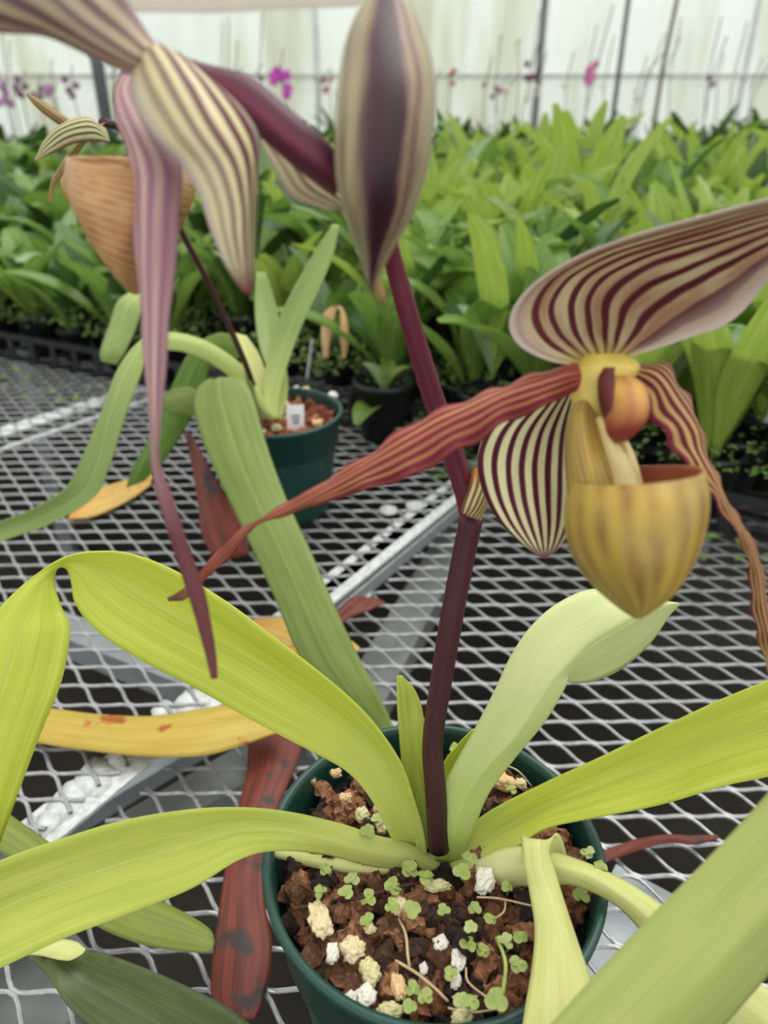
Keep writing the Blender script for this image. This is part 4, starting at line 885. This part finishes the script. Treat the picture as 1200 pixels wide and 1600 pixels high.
# carry trays along the near edge of the crowd
def tray(cx, cy, lab):
    root_ = empty('nursery_tray', (cx, cy, BT)); vs, fs = [], []; hx, hy = .235, .118
    for s in (-1, 1):
        box_vf(Vector((0, 0, .05)) + V*(s*hy), U*hx, V*.0025, Vector((0, 0, .006)), vs, fs); box_vf(Vector((0, 0, .05)) + U*(s*hx), U*.0025, V*hy, Vector((0, 0, .006)), vs, fs)
        box_vf(Vector((0, 0, .004)) + V*(s*hy*.95), U*hx, V*.004, Vector((0, 0, .003)), vs, fs)
        for i in range(9):
            box_vf(Vector((0, 0, .026)) + V*(s*hy) + U*(-hx+hx*2*i/8), U*.007, V*.002, Vector((0, 0, .024)), vs, fs)
        for i in range(5): box_vf(Vector((0, 0, .026)) + U*(s*hx) + V*(-hy+hy*2*i/4), U*.002, V*.007, Vector((0, 0, .024)), vs, fs)
    for i in range(5): box_vf(Vector((0, 0, .003)) + V*(-hy+hy*2*i/4), U*hx, V*.004, Vector((0, 0, .002)), vs, fs)
    o = link_mesh('tray_frame', vs, fs, M['black'], root_, smooth=False); o.matrix_parent_inverse = Matrix.Identity(4)
    tag(root_, lab, 'tray')
for s, tt, lab in ((-.90, .13, 'black slatted tray at the far left end of the mesh'), (-.41, .13, 'black slatted tray behind the farther orchid'), (.08, .13, 'black slatted tray right of the farther green pot'), (.57, .03, 'black slatted tray at the right edge behind the striped flower')):
    q = F0+U*s+V*tt; tray(q.x, q.y, lab)
# weeds over the pot tops: one uncountable mat of small leaves per stretch
def weeds(s0, s1, t0, t1, n_, z0, lab, sz=.011):
    rnd = random.Random(int(s0*100)+7); vs, fs = [], []
    for i in range(n_):
        q = F0+U*rnd.uniform(s0, s1)+V*rnd.uniform(t0, t1); c = Vector((q.x, q.y, BT+z0+rnd.uniform(0, .05)*rnd.random())); a = rnd.uniform(0, 6.28); r_ = rnd.uniform(.5, 1.2)*sz
        d = Vector((math.cos(a), math.sin(a), rnd.uniform(-.2, .6))).normalized(); sd = d.cross(Vector((0, 0, 1))).normalized(); b0 = len(vs)
        up = Vector((0, 0, .15*r_))
        vs += [c, c+d*r_*.5+sd*r_*.4+up, c+d*r_, c+d*r_*.5-sd*r_*.4+up, c+d*r_*.55]
        fs += [(b0, b0+1, b0+4), (b0+1, b0+2, b0+4), (b0+2, b0+3, b0+4), (b0+3, b0, b0+4)]
    o = link_mesh('weeds', vs, fs, plain('weed_green_%d' % n_, S(100, 126, 62), .6, .45, 12)); tag(o, lab, 'weeds', kind='stuff')
weeds(-1.25, -.5, -.02, .3, 2600, .085, 'low yellowish green weeds covering the pots at the far left')
weeds(-.45, .3, -.0, .3, 2600, .08, 'low green weeds growing over the pots behind the farther orchid')
weeds(.25, .85, -.12, .2, 1600, .085, 'low green weeds over the black pots at the right edge')
weeds(.30, .75, -.17, -.1, 90, .0, 'sparse green weeds poking through the mesh at the right', .014)
weeds(-.95, -.6, -.16, -.06, 50, .0, 'scattered bits of green weed on the mesh at the far left', .016)
weeds(-.06, .12, -.1, .0, 160, .0, 'green weeds at the foot of the tray right of the farther pot', .016)
# white plant labels
for i, (x, y, z, hh, lab) in enumerate([(738,520,1.12,.05,'white plant marker standing among the weeds right of the purple stalk'), (1196,660,.95,.045,'white plant marker at the right frame edge'), (45,428,1.55,.03,'white plant marker at the far left, left one'), (82,412,1.6,.035,'white plant marker at the far left, right one'), (557,480,1.3,.04,'white plant marker seen beside the farther orchid leaf'), (484,560,1.15,.03,'thin white plant marker behind the farther pot')]):
    p = P(x, y, z); vs, fs = [], []; box_vf(Vector((0, 0, 0)), Vector((.005, .002, 0)), Vector((0, 0, hh)), Vector((-.0002, .0005, 0)), vs, fs)
    o = link_mesh('plant_marker', vs, fs, M['tagwhite'], smooth=False); o.location = p; o.rotation_euler = (.1, .15, .2*i); tag(o, lab, 'plant marker')
# dried curled leaf among the weeds
o = ribbon('dried_leaf', [(505,560,1.16, 512,560,1.16, 0), (502,520,1.16, 518,518,1.15, .003), (508,488,1.15, 528,480,1.14, .005), (530,482,1.14, 540,492,1.14, .004), (532,530,1.14, 545,530,1.14, .002), (535,560,1.15, 540,560,1.15, 0)], plain('dried_tan', S(206, 168, 122), .8, .2, 30), None, crease=.2)
tag(o, 'tan dried curled leaf standing behind the farther green pot', 'leaf')

# ------------------------------------------------------------------ distant orchids in bloom
def bloom(px, py, z, col, nfl, h, lab, grp, seed, size=.035):
    rnd = random.Random(seed); p = P(px, py, z); base = Vector((p.x, p.y, BT-.035)); root_ = empty('flowering_orchid', base)
    lean = rnd.uniform(-.1, .1); pts = [base, Vector((p.x+lean*.3, p.y, p.z-.2)), Vector((p.x+lean*.6, p.y, p.z)), Vector((p.x+lean+.05, p.y, p.z+h))]
    tube('flower_spike', [(q, .004) for q in pts], blst, root_, nS=4, n=6)
    vs, fs = [], []
    for k in range(nfl):
        c = Vector((p.x+lean*.6, p.y, p.z)) + Vector((rnd.uniform(-1, 1)*size*1.4, rnd.uniform(-.5, .5)*size, rnd.uniform(-1, 1)*size*2))
        vv, ff_ = [], []; cen = c; vv.append(cen)
        for j in range(20):
            a = 2*PI*j/20; r_ = size*(.55+.45*abs(math.cos(a*2.5))); vv.append(cen+Vector((r_*math.cos(a), -.3*r_*abs(math.cos(a*2.5)), r_*math.sin(a))))
        for j in range(20): ff_.append((0, 1+j, 1+(j+1) % 20))
        o = link_mesh('flower', vv, ff_, col, root_); solid(o, .002)
    vs, fs, uvs = [], [], []
    for k in range(5):
        v1, f1, u1 = leaf_local(rnd.uniform(.16, .26), .06, k*1.3+seed, rnd.uniform(.6, 1.3), 1.3, k); b0 = len(vs)
        vs += [v+base+Vector((0, 0, .08)) for v in v1]; fs += [tuple(i+b0 for i in f) for f in f1]; uvs += u1
    link_mesh('foliage', vs, fs, bm_[3], root_, uvs)
    tag(root_, lab, 'orchid', grp)
blst = plain('bloom_stem', S(88, 84, 66), .7, .2, 20)
cols = {'magenta': plain('bloom_magenta', S(190, 60, 176), .6, .15, 20), 'pink': plain('bloom_pink', S(206, 110, 168), .6, .15, 20), 'dusky': plain('bloom_dusky', S(112, 62, 96), .6, .15, 20), 'red': plain('bloom_red', S(206, 72, 66), .6, .15, 20),
        'mauve': plain('bloom_mauve', S(172, 132, 170), .6, .15, 20), 'plum': plain('bloom_plum', S(176, 58, 112), .6, .15, 20), 'white': plain('bloom_white', S(226, 222, 196), .6, .1, 20)}
special = [(450,128,5.2,'magenta',7,.2,'bright magenta orchid in bloom against the pale wall left of the cupped flower',.04), (490,130,6,'plum',2,.1,'small plum orchid bloom right of the bright magenta one',.03), (925,112,5.6,'pink',6,.3,'pink and lilac orchid in bloom between the two posts',.035), (836,112,5.8,'dusky',4,.4,'dark purple orchid bloom against the thin dark post',.03),
  (702,120,6,'red',3,.05,'red orchid bloom just right of the cupped flower',.025), (776,137,6.2,'plum',2,.1,'small crimson orchid bloom left of the thin dark post',.028), (890,125,6,'white',2,.2,'whitish orchid bloom between the dark post and the pink orchid',.025), (120,140,5.2,'dusky',4,.15,'dusky purple orchid bloom left of the grey post',.03), (85,150,5.0,'mauve',4,.1,'mauve orchid bloom above the small striped flower',.03), (32,140,5.2,'dusky',5,.12,'dusky orchid bloom at the far left',.03), (8,145,5.1,'mauve',5,.1,'mauve orchid bloom at the left frame edge',.035), (60,142,5.4,'dusky',4,.1,'dusky orchid bloom between two mauve ones at left',.025), (520,132,6,'plum',2,.1,'tiny plum bloom touching the cupped flower outline',.02), (818,72,5.9,'white',2,.05,'tall whitish bloom left of the thin dark post',.02)]
for i, (x, y, z, c, nf, h, lab, sz) in enumerate(special): bloom(x, y, z, cols[c], nf, h, lab, 'distant orchids in bloom', i+1, sz)
rr = random.Random(21)
for i in range(46):
    x = rr.uniform(-40, 1240); y = rr.uniform(112, 150); side = 'left' if x < 520 else 'right'
    bloom(x, y, rr.uniform(5.1, 6.4), cols[rr.choice(['dusky', 'mauve', 'white', 'white', 'dusky'] if side == 'left' else ['white', 'white', 'dusky', 'white'])], rr.choice([0, 1, 2, 3]), rr.uniform(.05, .5), 'thin distant orchid spike against the bright wall, %s half' % side, 'thin distant orchid spikes, %s half' % side, 100+i, .020)
